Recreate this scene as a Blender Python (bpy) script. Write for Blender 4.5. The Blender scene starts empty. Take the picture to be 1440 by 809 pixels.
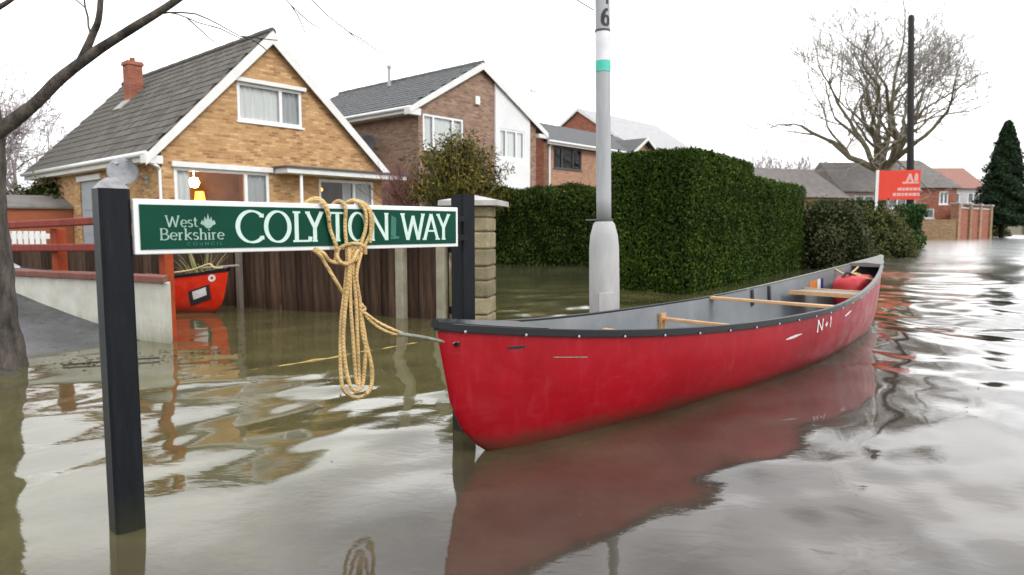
import bpy, math, random
import numpy as np
from mathutils import Vector, Matrix
from mathutils.geometry import tessellate_polygon
random.seed(7); rng = np.random.default_rng(7)
PI = math.pi
sc = bpy.context.scene
col = sc.collection

# ---------------------------------------------------------------- camera
cam = bpy.data.cameras.new('camera'); camo = bpy.data.objects.new('camera', cam); col.objects.link(camo)
camo.location = (0, 0, .85); camo.rotation_euler = (PI/2 - math.atan(84/960), 0, 0)
cam.lens = 24; cam.sensor_width = 36; cam.clip_start = .05; cam.clip_end = 8000
cam.dof.use_dof = True; cam.dof.focus_distance = 3.0; cam.dof.aperture_fstop = 4.0
sc.camera = camo

# ---------------------------------------------------------------- sky and light (overcast)
SUN_EL, SUN_ROT = math.radians(38), math.radians(130)
world = bpy.data.worlds.new('World'); sc.world = world; world.use_nodes = True
nt = world.node_tree; nt.nodes.clear()
def N(t, k, **kw):
    n = t.nodes.new(k)
    for a, b in kw.items(): setattr(n, a, b)
    return n
sky = N(nt, 'ShaderNodeTexSky', sky_type='NISHITA', sun_disc=False, sun_elevation=SUN_EL, sun_rotation=SUN_ROT)
tc = N(nt, 'ShaderNodeTexCoord')
mp = N(nt, 'ShaderNodeMapping'); mp.inputs['Scale'].default_value = (1, 1, 3.2)
cn = N(nt, 'ShaderNodeTexNoise'); cn.inputs['Scale'].default_value = 1.7; cn.inputs['Detail'].default_value = 5; cn.inputs['Roughness'].default_value = .5
cr = N(nt, 'ShaderNodeValToRGB')
cr.color_ramp.elements[0].position = .38; cr.color_ramp.elements[0].color = (.33, .345, .375, 1)
cr.color_ramp.elements[1].position = .62; cr.color_ramp.elements[1].color = (1, 1, 1, 1)
vm = N(nt, 'ShaderNodeVectorMath', operation='SCALE'); vm.inputs['Scale'].default_value = 25.0
mx = N(nt, 'ShaderNodeMix', data_type='RGBA'); mx.inputs['Factor'].default_value = .93
bg = N(nt, 'ShaderNodeBackground'); bg.inputs['Strength'].default_value = .1
wo = N(nt, 'ShaderNodeOutputWorld')
L = nt.links.new
L(tc.outputs['Generated'], mp.inputs['Vector']); L(mp.outputs[0], cn.inputs['Vector']); L(cn.outputs['Fac'], cr.inputs['Fac'])
L(cr.outputs['Color'], vm.inputs[0]); L(sky.outputs[0], mx.inputs['A']); L(vm.outputs[0], mx.inputs['B'])
L(mx.outputs['Result'], bg.inputs['Color']); L(bg.outputs[0], wo.inputs['Surface'])
sd = bpy.data.lights.new('sun', 'SUN'); sd.energy = 1.5; sd.angle = math.radians(20); sd.color = (1, .97, .92)
so = bpy.data.objects.new('sun', sd); col.objects.link(so)
so.rotation_euler = (Vector((math.sin(SUN_ROT)*math.cos(SUN_EL), math.cos(SUN_ROT)*math.cos(SUN_EL), math.sin(SUN_EL)))).to_track_quat('Z', 'Y').to_euler()
sc.view_settings.view_transform = 'Standard'; sc.view_settings.look = 'None'
sc.view_settings.exposure = 0.05; sc.view_settings.gamma = 1; sc.view_settings.use_curve_mapping = False
sc.cycles.max_bounces = 7; sc.cycles.transparent_max_bounces = 16; sc.cycles.caustics_reflective = False; sc.cycles.caustics_refractive = False

# ---------------------------------------------------------------- materials
def new_mat(name):
    m = bpy.data.materials.new(name); m.use_nodes = True; t = m.node_tree; t.nodes.clear()
    o = N(t, 'ShaderNodeOutputMaterial'); p = N(t, 'ShaderNodeBsdfPrincipled'); t.links.new(p.outputs[0], o.inputs[0])
    return m, t, p, o
def ramp(t, fac, stops):
    r = N(t, 'ShaderNodeValToRGB'); e = r.color_ramp.elements
    while len(e) < len(stops): e.new(.5)
    for i, (p, c) in enumerate(stops): e[i].position = p; e[i].color = (*c, 1)
    t.links.new(fac, r.inputs[0]); return r.outputs[0]
def noise(t, vec, scale, detail=4, rough=.6, dist=0):
    n = N(t, 'ShaderNodeTexNoise'); n.inputs['Scale'].default_value = scale; n.inputs['Detail'].default_value = detail
    n.inputs['Roughness'].default_value = rough; n.inputs['Distortion'].default_value = dist
    if vec is not None: t.links.new(vec, n.inputs['Vector'])
    return n.outputs['Fac']
def mixc(t, fac, a, b, mode='MIX'):
    m = N(t, 'ShaderNodeMix', data_type='RGBA', blend_type=mode)
    for s, v in (('Factor', fac), ('A', a), ('B', b)):
        if isinstance(v, (int, float)): m.inputs[s].default_value = v
        elif isinstance(v, tuple): m.inputs[s].default_value = (*v, 1)
        else: t.links.new(v, m.inputs[s])
    return m.outputs['Result']
def bump(t, p, h, strength, dist=.01):
    b = N(t, 'ShaderNodeBump'); b.inputs['Strength'].default_value = strength; b.inputs['Distance'].default_value = dist
    t.links.new(h, b.inputs['Height']); t.links.new(b.outputs[0], p.inputs['Normal']); return b
def mapping(t, out, scale):
    m = N(t, 'ShaderNodeMapping'); m.inputs['Scale'].default_value = scale; t.links.new(out, m.inputs[0]); return m.outputs[0]
def objvec(t): return N(t, 'ShaderNodeTexCoord').outputs['Object']

def plain(name, c, c2=None, rough=.6, scale=6, bs=.2, bd=.004, spec=.5, stretch=(1, 1, 1), metal=0, lo=.35, hi=.68, per=0):
    """two tones mixed by noise, a little bump; per = variation from object to object"""
    m, t, p, o = new_mat(name)
    if c2 is None: c2 = tuple(x*.78 for x in c)
    v = mapping(t, objvec(t), stretch)
    f = noise(t, v, scale, 6, .65)
    cc = ramp(t, f, [(lo, c2), (hi, c)])
    if per:
        oi = N(t, 'ShaderNodeObjectInfo')
        k = ramp(t, oi.outputs['Random'], [(0, (1-per,)*3), (1, (1+per*.5,)*3)])
        cc = mixc(t, 1.0, cc, k, 'MULTIPLY')
    t.links.new(cc, p.inputs['Base Color'])
    p.inputs['Roughness'].default_value = rough; p.inputs['Specular IOR Level'].default_value = spec; p.inputs['Metallic'].default_value = metal
    if bs: bump(t, p, noise(t, v, scale*5, 4, .7), bs, bd)
    return m

def brick_mat(name, cols, mortar, bw=.225, bh=.075, msize=.011):
    m, t, p, o = new_mat(name)
    s = N(t, 'ShaderNodeSeparateXYZ'); t.links.new(objvec(t), s.inputs[0])
    a = N(t, 'ShaderNodeMath', operation='ADD'); t.links.new(s.outputs[0], a.inputs[0]); t.links.new(s.outputs[1], a.inputs[1])
    c = N(t, 'ShaderNodeCombineXYZ'); t.links.new(a.outputs[0], c.inputs[0]); t.links.new(s.outputs[2], c.inputs[1])
    b = N(t, 'ShaderNodeTexBrick'); t.links.new(c.outputs[0], b.inputs['Vector'])
    b.inputs['Scale'].default_value = 1; b.inputs['Brick Width'].default_value = bw; b.inputs['Row Height'].default_value = bh
    b.inputs['Mortar Size'].default_value = msize; b.inputs['Mortar Smooth'].default_value = .3; b.offset = .5
    b.inputs['Color1'].default_value = (0, 0, 0, 1); b.inputs['Color2'].default_value = (1, 1, 1, 1); b.inputs['Mortar'].default_value = (.5, .5, .5, 1)
    rgb = N(t, 'ShaderNodeSeparateColor'); t.links.new(b.outputs['Color'], rgb.inputs[0])
    bc = ramp(t, rgb.outputs[0], [(i/(len(cols)-1), k) for i, k in enumerate(cols)])
    # mottled clusters: groups of darker, redder bricks
    st = mapping(t, c.outputs[0], (1.0, 2.6, 1))
    bl = ramp(t, noise(t, st, 1.9, 5, .7, .6), [(.38, (.74, .62, .52)), (.60, (1.06, 1.04, 1.02))])
    bc = mixc(t, 1.0, bc, bl, 'MULTIPLY')
    fin = mixc(t, b.outputs['Fac'], bc, mortar)
    t.links.new(fin, p.inputs['Base Color']); p.inputs['Roughness'].default_value = .9
    inv = N(t, 'ShaderNodeMath', operation='SUBTRACT'); inv.inputs[0].default_value = 1; t.links.new(b.outputs['Fac'], inv.inputs[1])
    bump(t, p, inv.outputs[0], .6, .008)
    return m

def leaf_mat(name, dark, mid, light, rough=.75):
    m, t, p, o = new_mat(name)
    g = N(t, 'ShaderNodeNewGeometry')
    big = noise(t, objvec(t), 1.6, 4, .6)
    r = ramp(t, g.outputs['Random Per Island'], [(0, dark), (.55, mid), (1, light)])
    k = ramp(t, big, [(.35, (.62, .66, .62)), (.66, (1.25, 1.2, 1.05))])
    t.links.new(mixc(t, 1.0, r, k, 'MULTIPLY'), p.inputs['Base Color'])
    p.inputs['Roughness'].default_value = rough; p.inputs['Specular IOR Level'].default_value = .12
    return m

def emit(name, c, s):
    m, t, p, o = new_mat(name); p.inputs['Base Color'].default_value = (*c, 1)
    p.inputs['Emission Color'].default_value = (*c, 1); p.inputs['Emission Strength'].default_value = s; return m

def glass_mat(name, tint=(.95, .96, .96), clear=.82):
    m, t, p, o = new_mat(name)
    tr = N(t, 'ShaderNodeBsdfTransparent'); tr.inputs[0].default_value = (*tint, 1)
    gl = N(t, 'ShaderNodeBsdfGlossy'); gl.inputs['Roughness'].default_value = .03
    fr = N(t, 'ShaderNodeFresnel'); fr.inputs[0].default_value = 1.28
    nz = N(t, 'ShaderNodeBump'); nz.inputs['Strength'].default_value = .05; nz.inputs['Distance'].default_value = .02
    t.links.new(noise(t, objvec(t), 1.5, 1), nz.inputs['Height']); t.links.new(nz.outputs[0], gl.inputs['Normal'])
    ms = N(t, 'ShaderNodeMixShader'); t.links.new(fr.outputs[0], ms.inputs[0]); t.links.new(tr.outputs[0], ms.inputs[1]); t.links.new(gl.outputs[0], ms.inputs[2])
    t.links.new(ms.outputs[0], o.inputs[0]); return m

M = {}
M['brick_gold'] = brick_mat('yellow brick', [(.34, .17, .085), (.52, .30, .135), (.60, .37, .175), (.67, .44, .235)], (.42, .30, .16))
M['brick_brown'] = brick_mat('brown brick', [(.19, .11, .085), (.29, .18, .13), (.34, .22, .16), (.40, .27, .19)], (.27, .21, .17))
M['brick_pink'] = brick_mat('pinkish brick', [(.34, .17, .11), (.42, .23, .15), (.47, .27, .18)], (.40, .28, .2))
M['brick_red'] = brick_mat('red brick', [(.26, .07, .045), (.36, .11, .07), (.42, .15, .09)], (.3, .16, .11))
M['brick_tan'] = brick_mat('tan brick', [(.24, .15, .08), (.33, .22, .12), (.38, .27, .16)], (.3, .22, .14))
M['white'] = plain('white paint', (.82, .82, .81), (.70, .70, .68), .45, 2.5, .05)
M['pvc'] = plain('white plastic frame', (.85, .86, .87), (.78, .79, .79), .3, 2, 0)
M['cladding'] = plain('white cladding', (.80, .80, .82), (.72, .72, .73), .5, 1.5, .05)
M['render_wall'] = plain('cream render', (.66, .65, .56), (.50, .49, .40), .85, 4, .4, .004)
def wall_mat():
    m, t, p, o = new_mat('stained cream render'); v = objvec(t)
    c = ramp(t, noise(t, v, 5, 7, .7), [(.3, (.50, .49, .41)), (.65, (.68, .67, .59))])
    sz = N(t, 'ShaderNodeSeparateXYZ'); t.links.new(v, sz.inputs[0]); k = N(t, 'ShaderNodeMath', operation='MULTIPLY_ADD'); k.inputs[1].default_value = .35
    t.links.new(noise(t, mapping(t, v, (1, 1, .25)), 12, 6, .75), k.inputs[0]); t.links.new(sz.outputs[2], k.inputs[2])
    lo = N(t, 'ShaderNodeMapRange'); lo.inputs['From Min'].default_value = .14; lo.inputs['From Max'].default_value = .34; lo.inputs['To Min'].default_value = .75; lo.inputs['To Max'].default_value = 0; t.links.new(k.outputs[0], lo.inputs[0])
    c = mixc(t, lo.outputs[0], c, (.20, .20, .11))
    hi = N(t, 'ShaderNodeMapRange'); hi.inputs['From Min'].default_value = .60; hi.inputs['From Max'].default_value = .68; hi.inputs['To Max'].default_value = .5; t.links.new(k.outputs[0], hi.inputs[0])
    c = mixc(t, hi.outputs[0], c, (.30, .29, .22))
    t.links.new(c, p.inputs['Base Color']); p.inputs['Roughness'].default_value = .9; bump(t, p, noise(t, v, 45, 5, .7), .5, .004); return m
M['render_wall'] = wall_mat()
def tarmac_mat():
    m, t, p, o = new_mat('wet worn tarmac'); v = objvec(t)
    c = ramp(t, noise(t, v, 2.2, 7, .7), [(.35, (.040, .041, .045)), (.6, (.085, .087, .094))])
    g = ramp(t, noise(t, v, 90, 3, .8), [(.35, (.6, .6, .6)), (.7, (1.5, 1.5, 1.5))]); c = mixc(t, .8, c, g, 'MULTIPLY')
    vo = N(t, 'ShaderNodeTexVoronoi', feature='DISTANCE_TO_EDGE'); vo.inputs['Scale'].default_value = 1.4; wv = N(t, 'ShaderNodeVectorMath', operation='ADD'); nz = N(t, 'ShaderNodeTexNoise'); nz.inputs['Scale'].default_value = 3
    t.links.new(v, nz.inputs['Vector']); t.links.new(v, wv.inputs[0]); t.links.new(nz.outputs['Color'], wv.inputs[1]); t.links.new(wv.outputs[0], vo.inputs['Vector'])
    cr_ = N(t, 'ShaderNodeMapRange'); cr_.inputs['From Max'].default_value = .02; cr_.inputs['To Min'].default_value = .8; cr_.inputs['To Max'].default_value = 0; t.links.new(vo.outputs['Distance'], cr_.inputs[0])
    c = mixc(t, cr_.outputs[0], c, (.02, .022, .014))
    t.links.new(c, p.inputs['Base Color']); r = N(t, 'ShaderNodeMapRange'); r.inputs['From Min'].default_value = .4; r.inputs['From Max'].default_value = .6; r.inputs['To Min'].default_value = .22; r.inputs['To Max'].default_value = .6
    t.links.new(noise(t, v, 1.7, 4), r.inputs[0]); t.links.new(r.outputs[0], p.inputs['Roughness']); bump(t, p, noise(t, v, 120, 3, .8), .5, .004); return m
M['slate'] = plain('weathered concrete tile', (.135, .125, .11), (.075, .068, .06), .8, 9, .5, .006, per=.35)
def roof_mat(name, a, b, moss, per):
    m, t, p, o = new_mat(name); g = N(t, 'ShaderNodeNewGeometry'); v = g.outputs['Position']; oi = N(t, 'ShaderNodeObjectInfo')
    c = ramp(t, noise(t, v, 11, 6, .75), [(.32, b), (.66, a)])
    k = ramp(t, oi.outputs['Random'], [(0, (1-per,)*3), (1, (1+per*.6,)*3)]); c = mixc(t, 1.0, c, k, 'MULTIPLY')
    big = N(t, 'ShaderNodeSeparateColor'); t.links.new(ramp(t, noise(t, mapping(t, v, (1, 1, .6)), 1.1, 7, .75, .4), [(.44, (0, 0, 0)), (.70, (.45, .45, .45))]), big.inputs[0])
    c = mixc(t, big.outputs[0], c, moss)
    sp = N(t, 'ShaderNodeSeparateColor'); t.links.new(ramp(t, noise(t, v, 26, 4, .7), [(.62, (0, 0, 0)), (.70, (.6, .6, .6))]), sp.inputs[0])
    c = mixc(t, sp.outputs[0], c, (.26, .255, .22))
    t.links.new(c, p.inputs['Base Color']); p.inputs['Roughness'].default_value = .85; p.inputs['Specular IOR Level'].default_value = .3
    bump(t, p, noise(t, v, 60, 4, .7), .5, .004); return m
M['slate'] = roof_mat('weathered mossy tile', (.150, .138, .125), (.080, .072, .064), (.105, .10, .070), .3)
M['slate_grey'] = plain('grey roof tile', (.13, .135, .14), (.07, .072, .075), .75, 7, .5, .006, per=.25)
M['slate_wet_sheen'] = plain('roof tile with painted wet sheen', (.42, .42, .43), (.33, .32, .33), .45, 3, .3)  # wet shine of the slope is painted in as a pale base colour
M['slate_far'] = plain('brown grey far roof', (.20, .18, .17), (.13, .12, .11), .85, 3, .3)
M['curtain'] = plain('net curtain', (.90, .90, .88), (.76, .77, .77), .9, 5, 0, stretch=(9, 9, .3))
M['curtain_grey'] = plain('grey curtain', (.55, .57, .57), (.38, .40, .41), .9, 5, 0, stretch=(9, 9, .3))
M['room'] = plain('dim room wall', (.50, .27, .10), (.26, .12, .05), .9, 1.2, 0)
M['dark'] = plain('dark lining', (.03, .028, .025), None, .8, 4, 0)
M['glass'] = glass_mat('window glass')
M['leadgrey'] = plain('bitumen edge', (.09, .09, .10), (.05, .05, .055), .6, 4, .2)
M['lamp'] = emit('lit lamp', (1, .70, .30), 45)
M['lamp2'] = emit('lit orange shade', (1, .36, .05), 4)
M['pot'] = plain('chimney pot', (.35, .17, .1), None, .8)
M['mortar'] = plain('lead and mortar flashing', (.45, .43, .40), (.3, .29, .27), .8)
M['black_post'] = plain('black plastic post', (.004, .006, .010), (.002, .0025, .004), .55, 5, .25, .002, spec=.16, stretch=(6, 6, .6))
def post_mat():
    m, t, p, o = new_mat('black post'); v = objvec(t)
    st = mapping(t, v, (1, 1, .12)); base = ramp(t, noise(t, st, 60, 6, .75), [(.3, (.002, .003, .004)), (.6, (.006, .008, .012)), (.8, (.020, .023, .028))])
    sc_ = N(t, 'ShaderNodeSeparateColor'); t.links.new(ramp(t, noise(t, v, 55, 6, .8), [(.64, (0, 0, 0)), (.74, (.5, .5, .5))]), sc_.inputs[0])
    c = mixc(t, sc_.outputs[0], base, (.05, .055, .055))
    sz = N(t, 'ShaderNodeSeparateXYZ'); t.links.new(v, sz.inputs[0]); n4 = N(t, 'ShaderNodeMath', operation='MULTIPLY_ADD'); n4.inputs[1].default_value = .16
    t.links.new(noise(t, v, 22, 5, .8), n4.inputs[0]); t.links.new(sz.outputs[2], n4.inputs[2])
    wl = N(t, 'ShaderNodeMapRange'); wl.inputs['From Min'].default_value = .08; wl.inputs['From Max'].default_value = .20; wl.inputs['To Min'].default_value = .75; wl.inputs['To Max'].default_value = 0; t.links.new(n4.outputs[0], wl.inputs[0])
    t.links.new(mixc(t, wl.outputs[0], c, (.022, .024, .012)), p.inputs['Base Color']); p.inputs['Roughness'].default_value = .5; p.inputs['Specular IOR Level'].default_value = .2
    bump(t, p, noise(t, st, 90, 5, .7), .5, .002); return m
M['black_post'] = post_mat()
M['lichen'] = plain('grey weathered post top', (.42, .42, .44), (.22, .22, .23), .9, 30, .6, .004)
M['sign_green'] = plain('sign green', (.0, .060, .035), (.0, .042, .025), .4, 4, .02, spec=.15)
M['sign_white'] = plain('sign white', (.82, .84, .83), (.72, .75, .73), .4, 5, 0)
M['letter'] = plain('sign letters', (.62, .78, .70), (.52, .68, .60), .4, 30, 0)
M['letter_dim'] = plain('small sign letters', (.36, .50, .43), (.24, .38, .31), .4, 60, 0)
M['letter_faint'] = plain('faint sign letters', (.05, .25, .17), None, .4, 30, 0)
M['sticker_haze'] = plain('faded tape', (.03, .18, .13), (.01, .11, .07), .4, 25, 0)
M['galv'] = plain('painted steel column', (.44, .45, .46), (.33, .34, .35), .6, 4, .25, .003, stretch=(3, 3, .5), metal=0)
M['galv_base'] = plain('worn painted steel base', (.50, .50, .50), (.36, .36, .36), .6, 3.2, .3, .004, stretch=(2, 2, .5))
M['label_white'] = plain('white sticker', (.80, .80, .84), (.68, .68, .72), .5, 15, 0)
M['label_teal'] = plain('teal sticker', (.05, .50, .38), (.09, .58, .46), .5, 18, 0)
M['print_black'] = plain('black print', (.02, .02, .02), None, .5, 9, 0)
M['bark'] = plain('grey brown bark', (.15, .125, .105), (.022, .018, .015), .9, 14, 1.0, .02, stretch=(1, 1, .35), lo=.36, hi=.66)
M['bark_far'] = plain('pale far bark', (.21, .18, .115), (.11, .095, .06), .9, 2, .3)
M['twig_far'] = plain('far twigs', (.30, .275, .25), (.21, .19, .17), .9, 2, 0)
M['twig_pale'] = plain('pale birch twigs', (.34, .29, .29), (.24, .20, .20), .9, 2, 0)
M['twig_red'] = plain('reddish twigs', (.22, .08, .07), (.12, .05, .045), .8, 5, 0)
M['stem'] = plain('dry stems', (.30, .26, .16), (.18, .15, .09), .8, 8, 0)
M['hedge'] = leaf_mat('clipped hedge leaf', (.014, .030, .004), (.036, .070, .009), (.078, .125, .019))
M['hedge_dark'] = leaf_mat('dark hedge leaf', (.010, .024, .004), (.030, .054, .008), (.075, .105, .020))
M['hedge_olive'] = leaf_mat('olive bush leaf', (.035, .040, .013), (.072, .078, .026), (.12, .12, .045))
M['hedge_dull'] = leaf_mat('dull bush leaf', (.028, .034, .016), (.052, .060, .028), (.088, .092, .045))
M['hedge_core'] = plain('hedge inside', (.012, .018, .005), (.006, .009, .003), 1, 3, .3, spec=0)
M['shrub_leaf'] = leaf_mat('yellow olive shrub leaf', (.028, .034, .008), (.095, .092, .018), (.26, .20, .045))
M['conifer_leaf'] = leaf_mat('conifer leaf', (.008, .020, .011), (.018, .038, .019), (.035, .062, .028))
M['dead_leaf'] = leaf_mat('drowned brown leaf', (.05, .03, .015), (.11, .065, .03), (.20, .13, .06))
M['ivy_leaf'] = leaf_mat('ivy leaf', (.012, .035, .010), (.028, .07, .018), (.05, .11, .03))
M['weed'] = leaf_mat('strap leaf', (.10, .12, .04), (.20, .21, .09), (.30, .28, .15))
M['fence_wood'] = plain('dark stained board', (.110, .066, .044), (.045, .027, .019), .85, 5, .5, .003, spec=.15, stretch=(5, 5, .5), per=.5)
M['fence_rail'] = plain('dark fence rail', (.06, .036, .025), None, .8)
M['concrete_post'] = plain('pale concrete post', (.34, .31, .24), (.22, .20, .14), .85, 7, .4)
M['timber_post'] = plain('grey timber post', (.16, .13, .11), None, .85, 7, .4)
M['stone'] = plain('yellow grey stone', (.36, .31, .19), (.20, .165, .095), .9, 6, .8, .012, per=.3)
M['pier_mortar'] = plain('dark mossy mortar', (.16, .14, .09), (.09, .08, .05), .95, 8, .4)
M['cap_stone'] = plain('pale cap stone', (.52, .50, .48), (.34, .33, .31), .85, 5, .5, .006)
M['red_paint'] = plain('red brown painted wood', (.30, .045, .026), (.17, .028, .018), .6, 6, .25, .003, spec=.25, stretch=(3, 3, 1))
M['orange_post'] = plain('orange red post', (.42, .070, .018), (.27, .042, .012), .6, 6, .25, .003, spec=.25)
M['coping'] = plain('red brown coping', (.26, .095, .065), (.15, .055, .04), .8, 6, .4, .004, per=.25)
M['tarmac'] = plain('wet tarmac', (.075, .077, .085), (.048, .050, .056), .38, 3, .5, .004)
M['tarmac'] = tarmac_mat()
M['gun_black'] = plain('black vinyl gunwale', (.006, .007, .009), (.003, .003, .004), .42, 8, .1, .002, spec=.28)
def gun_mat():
    m, t, p, o = new_mat('black gunwale with wear and painted sheen'); v = objvec(t); sx = N(t, 'ShaderNodeSeparateXYZ'); t.links.new(v, sx.inputs[0])
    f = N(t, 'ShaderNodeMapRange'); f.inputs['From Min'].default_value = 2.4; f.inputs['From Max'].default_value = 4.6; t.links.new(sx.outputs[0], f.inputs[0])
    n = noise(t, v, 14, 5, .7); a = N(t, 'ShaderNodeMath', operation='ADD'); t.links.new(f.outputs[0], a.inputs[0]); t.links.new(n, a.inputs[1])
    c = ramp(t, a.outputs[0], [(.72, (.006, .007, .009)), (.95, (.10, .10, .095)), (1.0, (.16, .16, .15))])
    t.links.new(mixc(t, f.outputs[0], c, (.15, .15, .135)), p.inputs['Base Color']); p.inputs['Roughness'].default_value = .36; p.inputs['Specular IOR Level'].default_value = .4  # paler towards the stern: wear, plus sky sheen put into the colour
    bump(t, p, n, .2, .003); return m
M['gun_worn_sheen'] = gun_mat()
M['lining'] = plain('grey hull lining', (.23, .245, .26), (.16, .175, .185), .6, 3, .15)
M['ash'] = plain('varnished ash wood', (.62, .38, .19), (.48, .27, .12), .4, 5, .15, .002, stretch=(2, 2, 2))
M['seat_web'] = plain('grey seat', (.25, .28, .28), (.18, .20, .20), .5, 12, .2)
M['bag_red'] = plain('red bag fabric', (.50, .018, .03), (.32, .010, .018), .5, 6, .5, .01)
M['strap_black'] = plain('black strap', (.015, .015, .018), None, .6)
M['metal'] = plain('steel rivet', (.5, .5, .5), None, .35, 5, 0, metal=.7)
M['rope'] = None
M['cord_grey'] = plain('grey green cord', (.30, .31, .26), (.16, .17, .14), .8, 60, .4, .002)
M['rope_pale'] = plain('pale yellow cord', (.62, .46, .24), (.45, .32, .15), .8, 50, .4, .002)
M['sticker_orange'] = plain('orange sticker', (.62, .22, .06), None, .5)
M['sticker_white'] = plain('white decal', (.78, .76, .76), (.6, .58, .58), .5, 20, 0)
M['sticker_blue'] = plain('navy sticker', (.03, .03, .18), None, .5)
M['board_red'] = plain('red board', (.78, .055, .025), (.70, .045, .02), .5, 3, 0)
M['board_pink'] = plain('board print', (.80, .50, .46), None, .5)
M['tele'] = plain('tarred pole', (.018, .014, .012), (.010, .008, .008), .8, 8, .4, .006, stretch=(3, 3, .4))
M['shed'] = plain('orange shed boards', (.34, .10, .04), (.25, .07, .03), .8, 3, .3, stretch=(1, 1, 8))
M['grey_door'] = plain('pale grey door', (.40, .43, .46), (.33, .36, .39), .55, 2, .05)
M['dish_grey'] = plain('grey dish', (.33, .34, .36), (.24, .25, .27), .55, 6, .1)
M['dish_dark'] = plain('dark mesh dish', (.06, .055, .06), None, .6)
M['bag_white'] = plain('white plastic bag', (.75, .73, .76), None, .5, 10, .3)
M['mud_house'] = plain('pinkish far wall', (.52, .42, .38), (.42, .33, .3), .8, 2, 0)
M['pale_wall'] = plain('pale far wall', (.55, .54, .54), (.45, .44, .44), .8, 2, 0)
M['red_tile'] = plain('red roof tile', (.32, .16, .125), (.24, .12, .095), .8, 4, .3)
M['yellow_paint'] = plain('yellow line paint', (.80, .48, .06), (.6, .35, .05), .7, 6, .1)
M['yellow_cord'] = plain('wet yellow cord', (.50, .36, .07), (.34, .24, .05), .6, 30, .2)
M['kerb_stone'] = plain('kerb concrete', (.26, .25, .21), (.17, .16, .13), .85, 6, .3)
M['old_wood'] = plain('wet dark root', (.05, .04, .032), (.025, .02, .017), .5, 8, .6, .01)

def rope_mat():
    m, t, p, o = new_mat('twisted yellow rope')
    v = objvec(t)
    w = N(t, 'ShaderNodeTexWave'); w.inputs['Scale'].default_value = 48; w.inputs['Distortion'].default_value = 5.0; w.inputs['Detail'].default_value = 2
    w.bands_direction = 'DIAGONAL'; t.links.new(v, w.inputs['Vector'])
    c = ramp(t, w.outputs['Fac'], [(.1, (.48, .32, .13)), (.7, (.68, .50, .24))])
    k = ramp(t, noise(t, v, 14, 3), [(.35, (.75, .72, .68)), (.65, (1.12, 1.08, 1.0))])
    t.links.new(mixc(t, 1.0, c, k, 'MULTIPLY'), p.inputs['Base Color']); p.inputs['Roughness'].default_value = .7
    bump(t, p, w.outputs['Fac'], .5, .0025); return m
M['rope'] = rope_mat()

def hull_mat(name, c, c2, pale):
    m, t, p, o = new_mat(name); v = objvec(t)
    base = ramp(t, noise(t, v, 1.6, 5, .6), [(.35, c2), (.7, c)])
    # rubbed, paler patches and long thin scratches
    rub = ramp(t, noise(t, mapping(t, v, (1, 1, 1.6)), 4.5, 8, .75, .5), [(.50, (0, 0, 0)), (.78, (1, 1, 1))])
    s1 = N(t, 'ShaderNodeSeparateColor'); t.links.new(rub, s1.inputs[0])
    f = N(t, 'ShaderNodeMath', operation='MULTIPLY'); f.inputs[1].default_value = .30; t.links.new(s1.outputs[0], f.inputs[0])
    b1 = mixc(t, f.outputs[0], base, pale)
    mm = N(t, 'ShaderNodeMapping'); mm.inputs['Scale'].default_value = (3, 3, 60); mm.inputs['Rotation'].default_value = (0, .06, 0); t.links.new(v, mm.inputs[0])
    sc_ = ramp(t, noise(t, mm.outputs[0], 2.0, 3, .5), [(.66, (0, 0, 0)), (.72, (1, 1, 1))])
    s2 = N(t, 'ShaderNodeSeparateColor'); t.links.new(sc_, s2.inputs[0])
    f2 = N(t, 'ShaderNodeMath', operation='MULTIPLY'); f2.inputs[1].default_value = .22; t.links.new(s2.outputs[0], f2.inputs[0])
    b2 = mixc(t, f2.outputs[0], b1, pale)
    m3 = N(t, 'ShaderNodeMapping'); m3.inputs['Scale'].default_value = (14, 14, 1.2); t.links.new(v, m3.inputs[0])
    st_ = ramp(t, noise(t, m3.outputs[0], 1.5, 5, .7), [(.55, (0, 0, 0)), (.75, (.30, .30, .30))]); s4 = N(t, 'ShaderNodeSeparateColor'); t.links.new(st_, s4.inputs[0])
    b2 = mixc(t, s4.outputs[0], b2, pale)
    sz = N(t, 'ShaderNodeSeparateXYZ'); t.links.new(v, sz.inputs[0]); a4 = N(t, 'ShaderNodeMath', operation='ADD'); t.links.new(sz.outputs[2], a4.inputs[0])
    n4 = N(t, 'ShaderNodeMath', operation='MULTIPLY'); n4.inputs[1].default_value = .10; t.links.new(noise(t, v, 5, 5, .75), n4.inputs[0]); t.links.new(n4.outputs[0], a4.inputs[1])
    wl = N(t, 'ShaderNodeMapRange'); wl.inputs['From Min'].default_value = .065; wl.inputs['From Max'].default_value = .13; wl.inputs['To Min'].default_value = .8; wl.inputs['To Max'].default_value = 0; t.links.new(a4.outputs[0], wl.inputs[0])
    b3 = mixc(t, wl.outputs[0], b2, (.10, .035, .022))
    t.links.new(b3, p.inputs['Base Color'])
    ro = ramp(t, noise(t, v, 7, 5, .7), [(.3, (.26,)*3), (.75, (.50,)*3)])
    s3 = N(t, 'ShaderNodeSeparateColor'); t.links.new(ro, s3.inputs[0]); t.links.new(s3.outputs[0], p.inputs['Roughness']); p.inputs['Specular IOR Level'].default_value = .32
    bump(t, p, noise(t, v, 5, 4, .6), .25, .012); return m
M['hull_red'] = hull_mat('scuffed red hull', (.37, .0015, .010), (.25, .001, .006), (.46, .05, .07))
M['hull_orange'] = hull_mat('orange red hull', (.70, .028, .006), (.55, .018, .005), (.72, .16, .10))

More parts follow.
